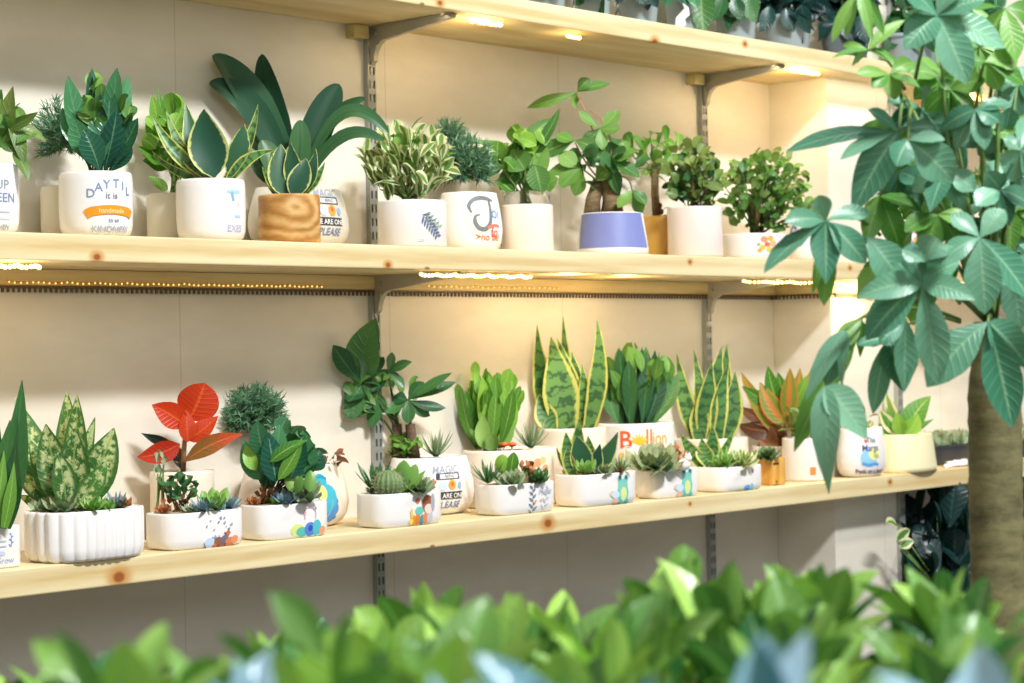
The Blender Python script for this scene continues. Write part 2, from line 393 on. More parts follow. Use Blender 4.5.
    def bush(s, name, mat, c, r, n, L, w, src, up=.35, rnd=.6, dep=.8, prof='ovate', stem='stem', ns=9, fold=.2, droop=.25, label=None, sw=1.0, mb=None, dlo=.6, **k):
        own = mb is None; mb = mb or MB(); st = MB()
        B = s.pt(*src)
        for i in range(n):
            while True:
                x, y, z = (random.uniform(-1, 1) for _ in range(3))
                if x*x+y*y+z*z < 1: break
            q = s.pt(c[0]+x*r[0], c[1]+y*r[1], z*s.px(r[0])*dep)
            if q.y > -.012 and s.c.y > -.35: q.y = -.012-random.random()*.02
            d = (q-B).normalized()+ZU*up+Vector((random.gauss(0, rnd), random.gauss(0, rnd), random.gauss(0, rnd)*.8))
            d.normalize(); l = s.px(L)*random.uniform(.75, 1.2)
            P0 = q-d*l*.4; P2 = q+d*l*.6-ZU*l*droop; P1 = q+d*l*.15+ZU*l*.08
            if s.c.y > -.35:
                for P in (P0, P1, P2): P.y = min(P.y, -.008)
            nn = (s.T*.6+ZU*.8+Vector((random.gauss(0, .4), random.gauss(0, .4), random.gauss(0, .3)))).normalized()
            h = (y+1)/2
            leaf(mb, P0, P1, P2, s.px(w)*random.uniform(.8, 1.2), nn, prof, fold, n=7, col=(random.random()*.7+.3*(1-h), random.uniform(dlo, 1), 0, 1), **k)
            if i < ns:
                Mx = (B+P0)/2; Mx = Mx+Vector((0, 0, s.px(4)))
                b2 = B+s.R3*s.px(random.uniform(-6, 6))+s.T*s.px(random.uniform(-4, 4))
                tube(st, [bez(b2, Mx, P0, t/5) for t in range(6)], s.px(sw*1.1), s.px(sw*.6), 5)
        if own: o = s.part(mb, name, mat, label)
        if stem and ns: s.part(st, 'stem', stem)
    def rosette(s, name, mat, c, r, n=26, w=.55, e0=15, e1=75, prof='obov', off=.03, thick=.5, label=None, mb=None, squash=1, tilt=.35, lrange=(.55, 1), **k):
        own = mb is None; mb = mb or MB()
        C = s.inside(c[0], c[1], off); R = s.px(r)*1.32; e0 = e0+12; C.z = min(C.z, s.c.z+s.H*.97+R*.08); ax = (ZU+s.T*tilt).normalized()
        a = ax.cross(Vector((1, 0, .2))).normalized(); b = ax.cross(a)
        for i in range(n):
            f = i/(n-1); th = i*2.39996; el = math.radians(e0+(e1-e0)*f)
            d = (a*math.cos(th)+b*math.sin(th))*math.cos(el)+ax*math.sin(el)*squash
            l = R*(lrange[1]-(lrange[1]-lrange[0])*f)*random.uniform(.9, 1.1)
            P0 = C+ax*R*.02; P2 = C+d*l; P1 = C+d*l*.55-ax*l*.12
            nn = (ax*math.cos(el)-(a*math.cos(th)+b*math.sin(th))*math.sin(el))
            leaf(mb, P0, P1, P2, l*w, nn, prof, .1, n=6, col=(random.uniform(.1, .5)+.5*f, random.uniform(.85, 1), 0, 1), thick=thick, **k)
        if own: return s.part(mb, name, mat, label)
    def fill(s, xs, off=.04):
        for i, (x, r, mt) in enumerate(xs):
            py = s_ytop(s)-2
            s.rosette('small_succulent', mt, (x, py), r, 18, random.uniform(.34, .55), 10, 80, random.choice(('obov', 'spike', 'obov')), off+random.uniform(-.02, .01))
    def tuft(s, name, mat, c, r, n=60, m=16, src=None, off=0, sq=1.0, label=None, nl=.28):
        mb = MB(); C = s.pt(c[0], c[1], off); R = s.px(r); B = s.pt(*src) if src else C
        for i in range(n):
            z = random.uniform(-.6, 1); th = random.uniform(0, 2*PI); q = math.sqrt(max(0, 1-z*z))
            d = Vector((q*math.cos(th), q*math.sin(th), z*sq)); e = C+d*R*random.uniform(.8, 1.05)
            if e.y > -.01: e.y = -.01
            A = C+(B-C)*.3
            cl = (random.random(), random.uniform(.7, 1), 0, 1)
            tube(mb, [A, (A+e)/2+ZU*R*.05, e], R*.012, R*.006, 4, cl)
            for q_ in range(m):
                t = .35+.65*q_/m; p = A.lerp(e, t)
                dd = ((e-A).normalized()*.9+Vector((random.gauss(0, .6), random.gauss(0, .6), random.gauss(0, .6)))).normalized()
                ln = R*nl*random.uniform(.7, 1.1)
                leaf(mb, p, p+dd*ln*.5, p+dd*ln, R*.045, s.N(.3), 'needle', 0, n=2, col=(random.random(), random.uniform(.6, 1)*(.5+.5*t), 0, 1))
        return s.part(mb, name, mat, label)
    def ball(s, name, c, r, off=.04, ribs=16, label=None):
        mb = MB(); C = s.inside(c[0], c[1], off); R = s.px(r); C.z = min(C.z, s.c.z+s.H*.95+R*.8); vs = []; fs = []; seg, rings = ribs*4, 12; cs = []
        for i in range(rings+1):
            ph = PI*i/rings
            for q in range(seg):
                th = 2*PI*q/seg; rb = 1+.07*math.cos(th*ribs)
                vs.append(C+Vector((math.sin(ph)*math.cos(th)*rb, math.sin(ph)*math.sin(th)*rb, math.cos(ph)*.9))*R)
                cs.append((.5+.5*math.cos(th*ribs), 1, 0, 1))
        for i in range(rings):
            for q in range(seg): fs.append((i*seg+q, (i+1)*seg+q, (i+1)*seg+(q+1) % seg, i*seg+(q+1) % seg))
        mb.add(vs, fs, col=cs); o = s.part(mb, name, 'cactus', label)
        sp = MB()
        for i in range(3, rings-2):
            ph = PI*i/rings
            for q in range(ribs):
                th = 2*PI*q/ribs; d = Vector((math.sin(ph)*math.cos(th), math.sin(ph)*math.sin(th), math.cos(ph)*.9)); p = C+d*R*1.07
                for e in range(2):
                    dd = (d+Vector((random.gauss(0, .5), random.gauss(0, .5), random.gauss(0, .5)))).normalized()
                    leaf(sp, p, p+dd*R*.12, p+dd*R*.24, R*.03, s.T, 'needle', 0, n=1)
        b = sp.build('spines', M['gravel'], s.root); b.parent = o
    # --- prints on the pot's face
    def deco(s, name='print', at=None, yc=None, label=None):
        """at: pixel x of the print's middle, yc: its pixel y"""
        d = (at-(s_px(s)))*s.S
        best = min((i*2*PI/720 for i in range(720)), key=lambda a: abs((s.sp(a, .5)-s.c).dot(s.R3)-d)+(9 if (s.sp(a, .5)-s.c).dot(s.T) < 0 else 0))
        return Deco(s, best, max(0.02, 1-(yc-s_ytop(s))*s.S/s.H), name, label)
def s_px(s):
    v = s.c-CAM; return 512+F*v.dot(Rt)/v.dot(Wd)+0
def s_ytop(s):
    v = s.c+ZU*s.H-CAM; return 341.5-F*v.dot(Up)/v.dot(Wd)
TXT = {}
def textmesh(body, shear=0):
    key = (body, shear)
    if key in TXT: return TXT[key]
    cu = bpy.data.curves.new('lettering', 'FONT'); cu.body = body; cu.align_x = 'CENTER'; cu.size = 1; cu.shear = shear; cu.resolution_u = 3; cu.offset = .012
    ob = bpy.data.objects.new('lettering', cu); COL.objects.link(ob)
    dg = bpy.context.evaluated_depsgraph_get(); me = ob.evaluated_get(dg).to_mesh()
    r = ([(v.co.x, v.co.y) for v in me.vertices], [tuple(p.vertices) for p in me.polygons])
    ob.evaluated_get(dg).to_mesh_clear(); bpy.data.objects.remove(ob); bpy.data.curves.remove(cu)
    TXT[key] = r; return r
class Deco:
    def __init__(s, pot, th, z, name, label): s.p = pot; s.th = th; s.z = z; s.mb = MB(); s.name = name; s.label = label; s.lv = 0
    def map(s, x, y):
        # x, y in pixels (front-on), measured along the surface
        p = s.p; L = x*p.S; th = s.th; step = .03
        n = max(1, int(abs(L)/(p.rx*step)))
        for i in range(n):
            r = p.fp(th)*p.rx; a = p.sp(th, .5); b = p.sp(th+.02, .5); ds = (b-a).length/.02
            th += L/n/ds
        z = min(.985, max(.015, s.z+y*p.S/p.H))
        a = p.sp(th, z); b = p.sp(th+.01, z); c = p.sp(th, min(1, z+.01)); nn = (b-a).cross(c-a).normalized()
        return a+nn*(.0007+.00012*s.lv)
    def poly(s, pts, fs, c):
        s.mb.add([s.map(x, y) for x, y in pts], fs, col=lin(c)); s.lv += 1; return s
    def disc(s, x, y, rx, ry, c, n=14):
        K = 4; v = [(x, y)]; f = [(0, 1+i, 1+(i+1) % n) for i in range(n)]
        for k in range(1, K+1): v += [(x+rx*k/K*math.cos(2*PI*i/n), y+ry*k/K*math.sin(2*PI*i/n)) for i in range(n)]
        for k in range(K-1): f += [(1+k*n+i, 1+(k+1)*n+i, 1+(k+1)*n+(i+1) % n, 1+k*n+(i+1) % n) for i in range(n)]
        return s.poly(v, f, c)
    def strip(s, pts, w, c):
        n0 = len(pts); ws = w if isinstance(w, list) else [w]*n0; out = []; ow = []
        for i in range(n0-1):
            a, b, c_, d_ = pts[max(0, i-1)], pts[i], pts[i+1], pts[min(n0-1, i+2)]
            k = max(2, int(math.hypot(c_[0]-b[0], c_[1]-b[1])/2.5))
            for q in range(k):
                t = q/k; f = lambda x: .5*((2*b[x])+(c_[x]-a[x])*t+(2*a[x]-5*b[x]+4*c_[x]-d_[x])*t*t+(3*b[x]-a[x]-3*c_[x]+d_[x])*t**3)
                out.append((f(0), f(1))); ow.append(ws[i]+(ws[i+1]-ws[i])*t)
        pts = out+[pts[-1]]; w = ow+[ws[-1]]
        v = []
        for i, (x, y) in enumerate(pts):
            a = pts[max(0, i-1)]; b = pts[min(len(pts)-1, i+1)]; dx, dy = b[0]-a[0], b[1]-a[1]; L = math.hypot(dx, dy) or 1
            ww = w[i] if isinstance(w, list) else w
            v += [(x-dy/L*ww/2, y+dx/L*ww/2), (x+dy/L*ww/2, y-dx/L*ww/2)]
        return s.poly(v, [(2*i, 2*i+1, 2*i+3, 2*i+2) for i in range(len(pts)-1)], c)
    def line(s, x0, y0, x1, y1, w, c, n=6): return s.strip([(x0+(x1-x0)*i/n, y0+(y1-y0)*i/n) for i in range(n+1)], w, c)
    def text(s, body, x, y, size, c, arc=0, shear=0, wide=1.0):
        v, f = textmesh(body, shear)
        return s.poly([(x+a*size*wide, y+b*size-arc*(a*size*wide)**2) for a, b in v], f, c)
    def heart(s, x, y, r, c):
        pts = [(x, y)]+[(x+r*math.sin(t)**3, y+r*(.81*math.cos(t)-.31*math.cos(2*t)-.12*math.cos(3*t))) for t in [i*2*PI/16 for i in range(16)]]
        return s.poly(pts, [(0, 1+i, 1+(i+1) % 16) for i in range(16)], c)
    def sprig(s, x, y, h, n, c, lw=1.6, ang=0):
        for i in range(n):
            t = i/(n-1); a = ang+(1 if i % 2 else -1)*.9; bx, by = x+h*t*math.sin(ang), y+h*t*math.cos(ang)
            l = h*.34*(1-.4*t); s.strip([(bx+math.sin(a)*l*q, by+math.cos(a)*l*q) for q in (0, .3, .6, 1)], [.2, lw, lw, .2], c)
        return s.line(x, y, x+h*math.sin(ang), y+h*math.cos(ang), .5, c)
    def done(s):
        o = s.mb.build(s.name, M['ink'], s.p.root); o.parent = s.p.pot
        if s.label: o['label'] = s.label
        return o
# ------------------------------------------------------------------ room shell
def wallmat():
    t = NT('painted_wall'); o = t.obj(); n1 = t.noise(t.mapping(o, (1.2, 1.2, 3)), 2.2, 4, .6); n2 = t.noise(o, 60, 3)
    col = t.mix(t.step(n1, .35, .7), lin((217, 210, 195)), lin((229, 223, 210)))
    sx = t.n('ShaderNodeSeparateXYZ'); t.l(o, sx.inputs[0])
    fr = t.math('FRACT', t.math('DIVIDE', t.math('ADD', sx.outputs[0], .36), .62))
    seam = t.math('LESS_THAN', fr, .005)
    col = t.mix(t.math('MULTIPLY', seam, .3), col, lin((150, 140, 118)))
    return t.done(t.bsdf(col, t.math('ADD', .34, t.math('MULTIPLY', n1, .2)), .4, bump=n2, bstr=.03))
M['wall'] = wallmat()
mb = MB(); box(mb, (-1.5, 0, 0), (9.5, .12, 3.0)); struct(mb.build('wall_back', M['wall'], origin=(0, 0, 0)))
mb = MB(); box(mb, (XC, -CD, 0), (XCR, -.0005, 3.0)); o = struct(mb.build('wall_pilaster', M['wall'], origin=(XC, 0, 0)))
def floormat():
    t = NT('floor_tiles'); o = t.obj(); b = t.n('ShaderNodeTexBrick'); t.l(o, b.inputs['Vector']); b.offset = 0
    b.inputs['Scale'].default_value = 1; b.inputs['Brick Width'].default_value = .6; b.inputs['Row Height'].default_value = .6; b.inputs['Mortar Size'].default_value = .004
    b.inputs['Color1'].default_value = lin((110, 108, 100)); b.inputs['Color2'].default_value = lin((102, 100, 94)); b.inputs['Mortar'].default_value = lin((110, 106, 98))
    return t.done(t.bsdf(b.outputs[0], .35))
mb = MB(); box(mb, (-3, -6, -.1), (9.5, .12, 0)); struct(mb.build('floor', floormat()))

# wall batten and toothed rail under the middle shelf
ZR = Z2-.088
trimwood = woodmat('wall_batten_wood', (216, 198, 146), (184, 160, 104))
def battens():
    mb = MB(); z0, z1 = ZR+.004, Z2-TH-.0015
    prism(mb, [(X0, -.0006), (X0, -.018), (XC-.0185, -.018), (XC-.0185, -.0006)], z0, z1)
    prism(mb, [(XC-.0005, -.0195), (XC-.0005, -CD), (XC-.0005, -CD-.018), (XCR, -CD-.018), (XCR, -CD-.0005), (XC, -CD-.0005), (XC-.018, -CD-.0005), (XC-.018, -.0195)][0:0] or
          [(XC-.018, -.0006), (XC-.018, -CD-.018), (XCR, -CD-.018), (XCR, -CD-.0006), (XC-.0006, -CD-.0006), (XC-.0006, -.0006)], z0, z1)
    return struct(mb.build('trim_1', trimwood, origin=(X0, 0, z0)))
battens()
mb = MB()
def rail(a, b, nrm):
    a = Vector(a); b = Vector(b); L = (b-a).length; d = (b-a)/L; n = int(L/.0125); nr = Vector(nrm)
    def slab(p, q, z0, z1, t0, t1):
        v = [p+nr*t0, q+nr*t0, q+nr*t1, p+nr*t1]
        vs = [Vector((x.x, x.y, z0)) for x in v]+[Vector((x.x, x.y, z1)) for x in v]
        mb.add(vs, [(0, 3, 2, 1), (4, 5, 6, 7), (0, 1, 5, 4), (1, 2, 6, 5), (2, 3, 7, 6), (3, 0, 4, 7)], smooth=False)
    slab(a, b, ZR-.0012, ZR+.0024, .001, .0185)
    for i in range(n):
        p = a+d*(L*(i+.25)/n); slab(p, p+d*(.0046), ZR-.010, ZR-.001, .013, .0165)
rail((X0, 0, 0), (XC-.001, 0, 0), (0, -1, 0)); rail((XC, -.002, 0), (XC, -CD-.014, 0), (-1, 0, 0)); rail((XC, -CD, 0), (XCR, -CD, 0), (0, -1, 0))
struct(mb.build('trim_2', M['tooth'], origin=(X0, 0, ZR)))

# ------------------------------------------------------------------ shelves
def shelf(zt, label, knots):
    org = Vector((X0, 0, zt-TH)); ks = []
    for px, py, r in knots:
        P = atY(px, py, -SD)-org; ks.append((P.x, P.z, r))
    mt = woodmat('pine_board_'+label.split()[0], (232, 215, 170), (206, 176, 118), ks)
    mb = MB(); g = .0012; e = .004
    poly = [(X0, -g), (X0, -SD), (X1, -SD), (X1, -g), (XCR+g, -g), (XCR+g, -CD-g), (XC-g, -CD-g), (XC-g, -g)]
    prism(mb, poly, zt-TH, zt)
    o = mb.build('wooden_shelf', mt, origin=org)
    bv = o.modifiers.new('bevel', 'BEVEL'); bv.width = .003; bv.segments = 2; bv.limit_method = 'ANGLE'
    return tag(o, label, 'shelf', 'pine wall shelves')
topshelf = shelf(Z1, 'topmost pine shelf board carrying grey nursery pots', [(655, 42, .009), (440, 3, .006), (745, 44, .006)])
shelf(Z2, 'middle pine shelf board with glowing string lights under its edge', [(97, 257, .007), (388, 265, .006), (690, 262, .005), (850, 268, .005)])
shelf(Z3, 'lowest pine shelf board carrying oval succulent bowls', [(119, 577, .012), (548, 523, .011), (690, 504, .004), (890, 482, .006)])
# ------------------------------------------------------------------ uprights and brackets
def upright(X, Y, label):
    mb = MB(); w, d = .0125, .014; y1 = Y-.0008
    box(mb, (X-w, y1-.003, .0004), (X+w, y1, 2.6))
    box(mb, (X-w, y1-d, .0004), (X-w+.003, y1-.003, 2.6)); box(mb, (X+w-.003, y1-d, .0004), (X+w, y1-.003, 2.6))
    # slotted front: rungs between two rows of slots
    box(mb, (X-.0035, y1-d, .0004), (X+.0035, y1-d+.003, 2.6))
    z = .06
    while z < 2.59:
        box(mb, (X-w+.003, y1-d, z), (X-.0035, y1-d+.0025, z+.014)); box(mb, (X+.0035, y1-d, z), (X+w-.003, y1-d+.0025, z+.014)); z += .032
    o = mb.build('slotted_upright', M['metal'], origin=(X, Y, .0004)); return tag(o, label, 'upright rail', 'slotted steel uprights')
upright(XU1, 0, 'slotted steel wall upright behind the orchid leaves, left of the middle')
upright(XU2, 0, 'slotted steel wall upright right of the middle, near the corner')
upright(XCR-.03, -CD, 'narrow steel upright on the right edge of the white pilaster')
def bracket(X, zt, label):
    mb = MB(); z = zt-TH-.0015; y0 = -.0165; t = .0065
    L = SD-.035; pr = [(y0, z)]+[(y0-L, z), (y0-L, z-.010), (y0-L*.5, z-.024)]
    for i in range(7):
        a = i/6; pr.append((y0-.052+.040*math.sin(a*PI/2), z-.034-.046*(1-math.cos(a*PI/2))))
    pr.append((y0, z-.088))
    n = len(pr); vs = [(X-t, y, q) for y, q in pr]+[(X+t, y, q) for y, q in pr]
    mb.add(vs, [tuple(range(n)), tuple(range(n, 2*n))[::-1]]+[(i, n+i, n+(i+1) % n, (i+1) % n) for i in range(n)], smooth=False)
    box(mb, (X-.011, y0-L, z-.0025), (X+.011, y0, z-.0002))
    o = mb.build('shelf_bracket', M['darkmetal'], origin=(X, 0, z)); tag(o, label, 'bracket', 'steel shelf brackets')
    s = MB(); 
    for dz in (-.018, -.045): tube(s, [(X-t-.001, y0-.02, z+dz), (X-t-.004, y0-.02, z+dz)], .006, .005, 10)
    s.build('screw', M['metal'], o, )
bracket(XU1, Z1, 'steel bracket under the top shelf on the left upright')
bracket(XU2, Z1, 'steel bracket under the top shelf on the right upright')
bracket(XU1, Z2, 'steel bracket under the middle shelf on the left upright')
bracket(XU2, Z2, 'steel bracket under the middle shelf on the right upright')
# small wooden blocks by the brackets under the top shelf
for X in (XU1-.045, XU2-.04):
    mb = MB(); box(mb, (X-.022, -.03, Z1-TH-.032), (X+.022, -.0008, Z1-TH-.0015)); mb.build('support_block', trimwood, topshelf)
# ------------------------------------------------------------------ string lights
def string(pts, label, n, r=.0032, glow=(), mat='bulb'):
    pts = [Vector(p) for p in pts]
    root = empty('string_lights', pts[0], label, 'string lights', 'warm string lights under the shelves')
    w = MB(); tube(w, pts, .0009, .0009, 5); w.build('wire', M['wire'], root)
    b = MB(); cum = [0]
    for a, c in zip(pts, pts[1:]): cum.append(cum[-1]+(c-a).length)
    for i in range(n):
        d = cum[-1]*(i+.5)/n; k = max(j for j in range(len(cum)-1) if cum[j] <= d)
        p = pts[k].lerp(pts[k+1], (d-cum[k])/(cum[k+1]-cum[k])); blob(b, p+Vector((0, 0, -.002)), r, seg=6, rings=4)
    o = b.build('bulb', M[mat], root); o['kind'] = 'stuff'
    for P, e in glow:
        ld = bpy.data.lights.new('warm_glow', 'POINT'); ld.energy = e; ld.color = (1, .70, .34); ld.shadow_soft_size = .03
        lo = bpy.data.objects.new('warm_glow', ld); COL.objects.link(lo); lo.location = P
zu = Z2-TH-.006
def alongY(px0, px1, Y, z, n, sag=.004, yj=.006):
    a = atY(px0, 265, Y).x; b = atY(px1, 265, Y).x
    return [(a+(b-a)*i/n, Y+yj*math.sin(i*1.7), z-sag*abs(math.sin(i*.9))) for i in range(n+1)]
string(alongY(-20, 42, -.285, zu, 12), 'string lights under the left end of the middle shelf', 18, .0045, [((2.15, -.27, zu-.03), .8)])
string([(x, y-.004, z-.006) for x, y, z in alongY(5, 322, -.022, zu-.012, 40, .003, .002)], 'faint string lights along the wall batten under the left half of the middle shelf', 62, .0021, mat='bulb_dim')
string(alongY(420, 532, -.285, zu, 24), 'bright string lights under the middle shelf by the left bracket', 46, .0042, [((3.72, -.26, zu-.03), 1.6), ((4.0, -.2, zu-.04), 1.0)])
string([(x, y-.004, z-.006) for x, y, z in alongY(425, 560, -.03, zu-.008, 20, .003, .002)], 'faint string lights along the wall batten under the middle shelf by the glass pot', 26, .0021, mat='bulb_dim')
string(alongY(742, 872, -.285, zu, 20), 'string lights under the right end of the middle shelf', 40, .004, [((5.0, -.26, zu-.04), 1.6), ((5.5, -.27, zu-.04), 1.2)])
zt_ = Z1-TH-.006
def clump(px, py, w, label, n, e):
    P = atY(px, py, -.275); pts = [(P.x+w*(i/14-.5), -.275+.012*math.sin(i*2.1), zt_-.003*abs(math.sin(i))) for i in range(15)]
    string(pts, label, n, .006, [((P.x, -.26, zt_-.04), e)])
clump(487, 20, .09, 'small cluster of string lights under the top shelf at the left bracket tip', 12, 1.0)
clump(805, 68, .12, 'small cluster of string lights under the top shelf at the right bracket tip', 14, 2.0)
clump(575, 26, .06, 'short faint string of lights under the top shelf between the brackets', 5, .3)
clump(975, 95, .12, 'cluster of string lights under the top shelf behind the money tree', 12, 1.2)
# ------------------------------------------------------------------ middle shelf, left to right
FR, BK = -.215, -.082
G = 'potted plants on the middle shelf'
GREY = (150, 156, 168); BLUEGREY = (128, 146, 178)
# 1 far left
p = Pot('potted_plant', 'white lettered pot with a trailing leafy plant at the far left of the middle shelf', -52, 18, 166, FR, Z2, 'round', 'white', group=G)
d = p.deco('lettering', 2, 200); d.text('UP', 0, 9, 13, GREY); d.text('GREEN', -4, -4, 13, BLUEGREY); d.line(-12, -14, 9, -14, 1.5, (190, 190, 196)); d.line(-8, -21, 9, -21, 1.2, (200, 200, 206)); d.text('KITCHEN', -5, -31, 7, (170, 170, 180)); d.done()
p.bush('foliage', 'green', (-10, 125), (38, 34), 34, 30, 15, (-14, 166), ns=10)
p.lfs('drooping_foliage', 'olive', [(8, 118, 24, 166, 15, -6), (18, 125, 46, 142, 13, -3), (14, 150, 28, 181, 14, -3), (-5, 150, 13, 86, 24, 4), (5, 130, 38, 112, 12, 2), (2, 140, 18, 152, 16, 0)])
# 3 back pot with feathery conifer
p = Pot('potted_plant', 'shadowed cream pot with a feathery conifer, behind the orange banner pot', 41, 104, 188, BK, Z2, 'cyl', 'cream', k=.9, group=G)
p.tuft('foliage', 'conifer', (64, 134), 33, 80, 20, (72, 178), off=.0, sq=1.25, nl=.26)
# 2 ENJOY pot
p = Pot('potted_plant', 'round white pot with an orange banner print and glossy upright leaves', 59, 132, 174, FR, Z2, 'round', 'white', group=G)
d = p.deco('print', 112, 206)
for ch, x, dy in zip('DAYTIL', (-21, -13, -5, 5, 13, 20), (-7, -1, 2, 3, 1, -4)): d.text(ch, x, 13+dy, 12, BLUEGREY)
d.text('it is', 0, 5, 9, (140, 140, 150))
d.strip([(-26+52*i/10, -9+3*math.sin(i/10*PI)-(2 if i in (0, 10) else 0)) for i in range(11)], 9, (238, 150, 34)); d.text('handmade', 0, -9, 6.5, (255, 220, 160))
d.text('to us', 2, -18, 5.5, (90, 120, 160)); d.text('KINDNESS', 0, -28, 9, (176, 180, 190)); d.done()
p.lfs('foliage', 'teal', [(95, 168, 68, 76, 24, -8), (98, 165, 62, 108, 24, -4), (100, 160, 92, 68, 16, -4), (102, 150, 117, 68, 20, 4), (104, 150, 128, 76, 18, 6), (104, 160, 110, 86, 22, 2, dict(ob=.03)), (92, 166, 74, 118, 24, -2, dict(ob=.03)), (98, 170, 98, 112, 26, 4, dict(ob=.04)), (108, 168, 138, 118, 22, 5), (108, 172, 130, 142, 18, 4), (104, 172, 117, 110, 22, 2, dict(ob=.02)), (90, 170, 74, 92, 20, -4), (100, 172, 84, 130, 26, 2, dict(ob=.05)), (112, 150, 132, 104, 14, 2), (106, 168, 122, 135, 18, 0)], prof='obov', up=.3)
p.bush('light_foliage', 'green', (100, 118), (36, 40), 22, 30, 17, (98, 174), ns=5, up=.5, prof='ovate')
mb = MB()
for bx, tx, ty in ((92, 78, 125), (97, 92, 110), (101, 104, 105), (105, 116, 120), (110, 124, 140), (99, 97, 130)): tube(mb, [p.pt(bx, 176), p.pt((bx+tx)/2, 150), p.pt(tx, ty)], p.px(1.8), p.px(1), 6)
p.part(mb, 'stem', 'stem')
# 4 back pot with round bright leaves
p = Pot('potted_plant', 'cream back pot with bright rounded leaves, left of the snake plant pot', 147, 205, 195, BK, Z2, 'cyl', 'cream', k=.9, group=G)
p.bush('foliage', 'bright', (172, 142), (28, 40), 46, 24, 17, (176, 194), prof='round', ns=12, droop=.15)
p.lfs('broad_foliage', 'bright', [(166, 160, 136, 146, 24, -3), (160, 130, 152, 95, 14, 0), (166, 150, 158, 88, 10, 0), (168, 190, 148, 176, 12, 0)])
# 5 white pot, dark snake plant
p = Pot('potted_plant', 'white pot with faint blue print and a broad dark snake plant leaf', 176, 245, 181, FR, Z2, 'round', 'white', group=G)
d = p.deco('print', 236, 208); d.disc(-2, 14, 9, 2.2, (170, 208, 224)); d.line(-5, 14, -3, 5, 3, (140, 176, 206)); d.text('I', 3, -1, 8, (216, 170, 176)); d.text('AM', 2, -12, 6, (190, 205, 225)); d.text('EXES', -1, -25, 9, (186, 186, 214)); d.done()
p.lfs('foliage', 'snake_dark', [(214, 178, 204, 109, 40, -3, dict(ob=.03, prof='ovate')), (230, 178, 244, 124, 24, 3, dict(prof='ovate')), (204, 178, 186, 104, 22, -4)], prof='sword', up=.2)
p.lfs('striped_foliage', 'snake', [(207, 178, 153, 116, 15, -14, dict(oc=.03)), (203, 180, 166, 110, 13, -10), (212, 180, 188, 116, 16, -6), (226, 180, 258, 104, 13, 12), (228, 182, 276, 150, 13, -14), (208, 180, 151, 150, 8, -14), (210, 180, 176, 140, 18, -4)], prof='sword', up=.3, fold=.4)
# 6 orchid in bellied lettered pot
p = Pot('potted_orchid', 'large bellied pot with black lettering holding a dark strap-leaved orchid', 248, 349, 190, -.085, Z2, 'belly', 'cream', k=.55, group=G, soil='soil')
def happy(p, x, y, k=1.0):
    d = p.deco('lettering', x, y); D = (66, 72, 86)
    d.text('MAGIC', -2, 14*k, 15*k, (160, 166, 190), shear=.1); d.strip([(-20*k, 10*k), (22*k, 10*k)], 9*k, D); d.strip([(-14*k, 10*k), (19*k, 10*k)], 6*k, (232, 232, 230)); d.text('BEING', 3*k, 8*k, 6*k, D)
    d.disc(6*k, -2*k, 7*k, 7*k, (240, 160, 74)); d.disc(6*k, -1*k, 3*k, 3*k, (228, 108, 60)); d.disc(-10*k, -3*k, 7*k, 6*k, (196, 210, 234)); d.heart(-25*k, 2*k, 5*k, (228, 96, 50)); d.disc(20*k, -3*k, 4*k, 5*k, (150, 180, 215))
    d.strip([(-26*k, -16*k), (24*k, -16*k)], 10*k, (60, 62, 66)); d.text('WE ARE ONE', -1*k, -19.5*k, 9*k, (240, 240, 236)); d.text('PLEASE', -1*k, -33*k, 13*k, (110, 126, 160), shear=.2); d.heart(-25*k, -30*k, 5*k, (226, 74, 44))
    d.done()
happy(p, 330, 210, .8)
p.lfs('foliage', 'orchid', [(294, 186, 212, 56, 34, -9, dict(ob=.02, ot=.0, ctrl=(262, 92))), (290, 188, 209, 84, 28, -12, dict(ob=.03, ot=.02, ctrl=(262, 92))), (296, 186, 262, 54, 30, -6, dict(ob=0)), (300, 184, 339, 84, 32, -8, dict(ob=.02)), (316, 128, 365, 98, 11, -6, dict(ob=-.02)), (306, 176, 389, 134, 15, 0, dict(ctrl=(340, 72), ob=.03, ot=.08)), (304, 186, 384, 141, 14, 0, dict(ctrl=(338, 112), ob=.05, ot=.1)), (290, 186, 250, 128, 18, -6, dict(ob=.03)), (284, 190, 252, 160, 13, -5, dict(ob=.02)), (296, 188, 300, 120, 22, 3, dict(ob=.05)), (290, 190, 262, 140, 24, -3, dict(ob=.05))], prof='strap', up=.25, fold=.25, n=14)
# 7 wooden pot
p = Pot('potted_snake_plant', 'turned wooden pot with a small yellow-edged snake plant', 258, 320, 196, FR, Z2, 'cyl', 'woodpot', group=G)
p.lfs('foliage', 'snake_dark', [(284, 196, 281, 144, 28, -3, dict(ob=.02, prof='ovate')), (292, 197, 306, 158, 24, 3, dict(ob=.03, prof='ovate')), (300, 196, 316, 150, 16, 5), (278, 194, 270, 160, 14, -4), (296, 192, 290, 142, 20, 0)], prof='sword', up=.2)
p.lfs('edged_foliage', 'snake', [(286, 196, 262, 166, 10, -6), (288, 194, 292, 142, 12, -10), (300, 196, 325, 162, 11, 6), (302, 194, 316, 148, 10, 7), (282, 196, 272, 146, 9, -8)], prof='sword', up=.3, fold=.4)
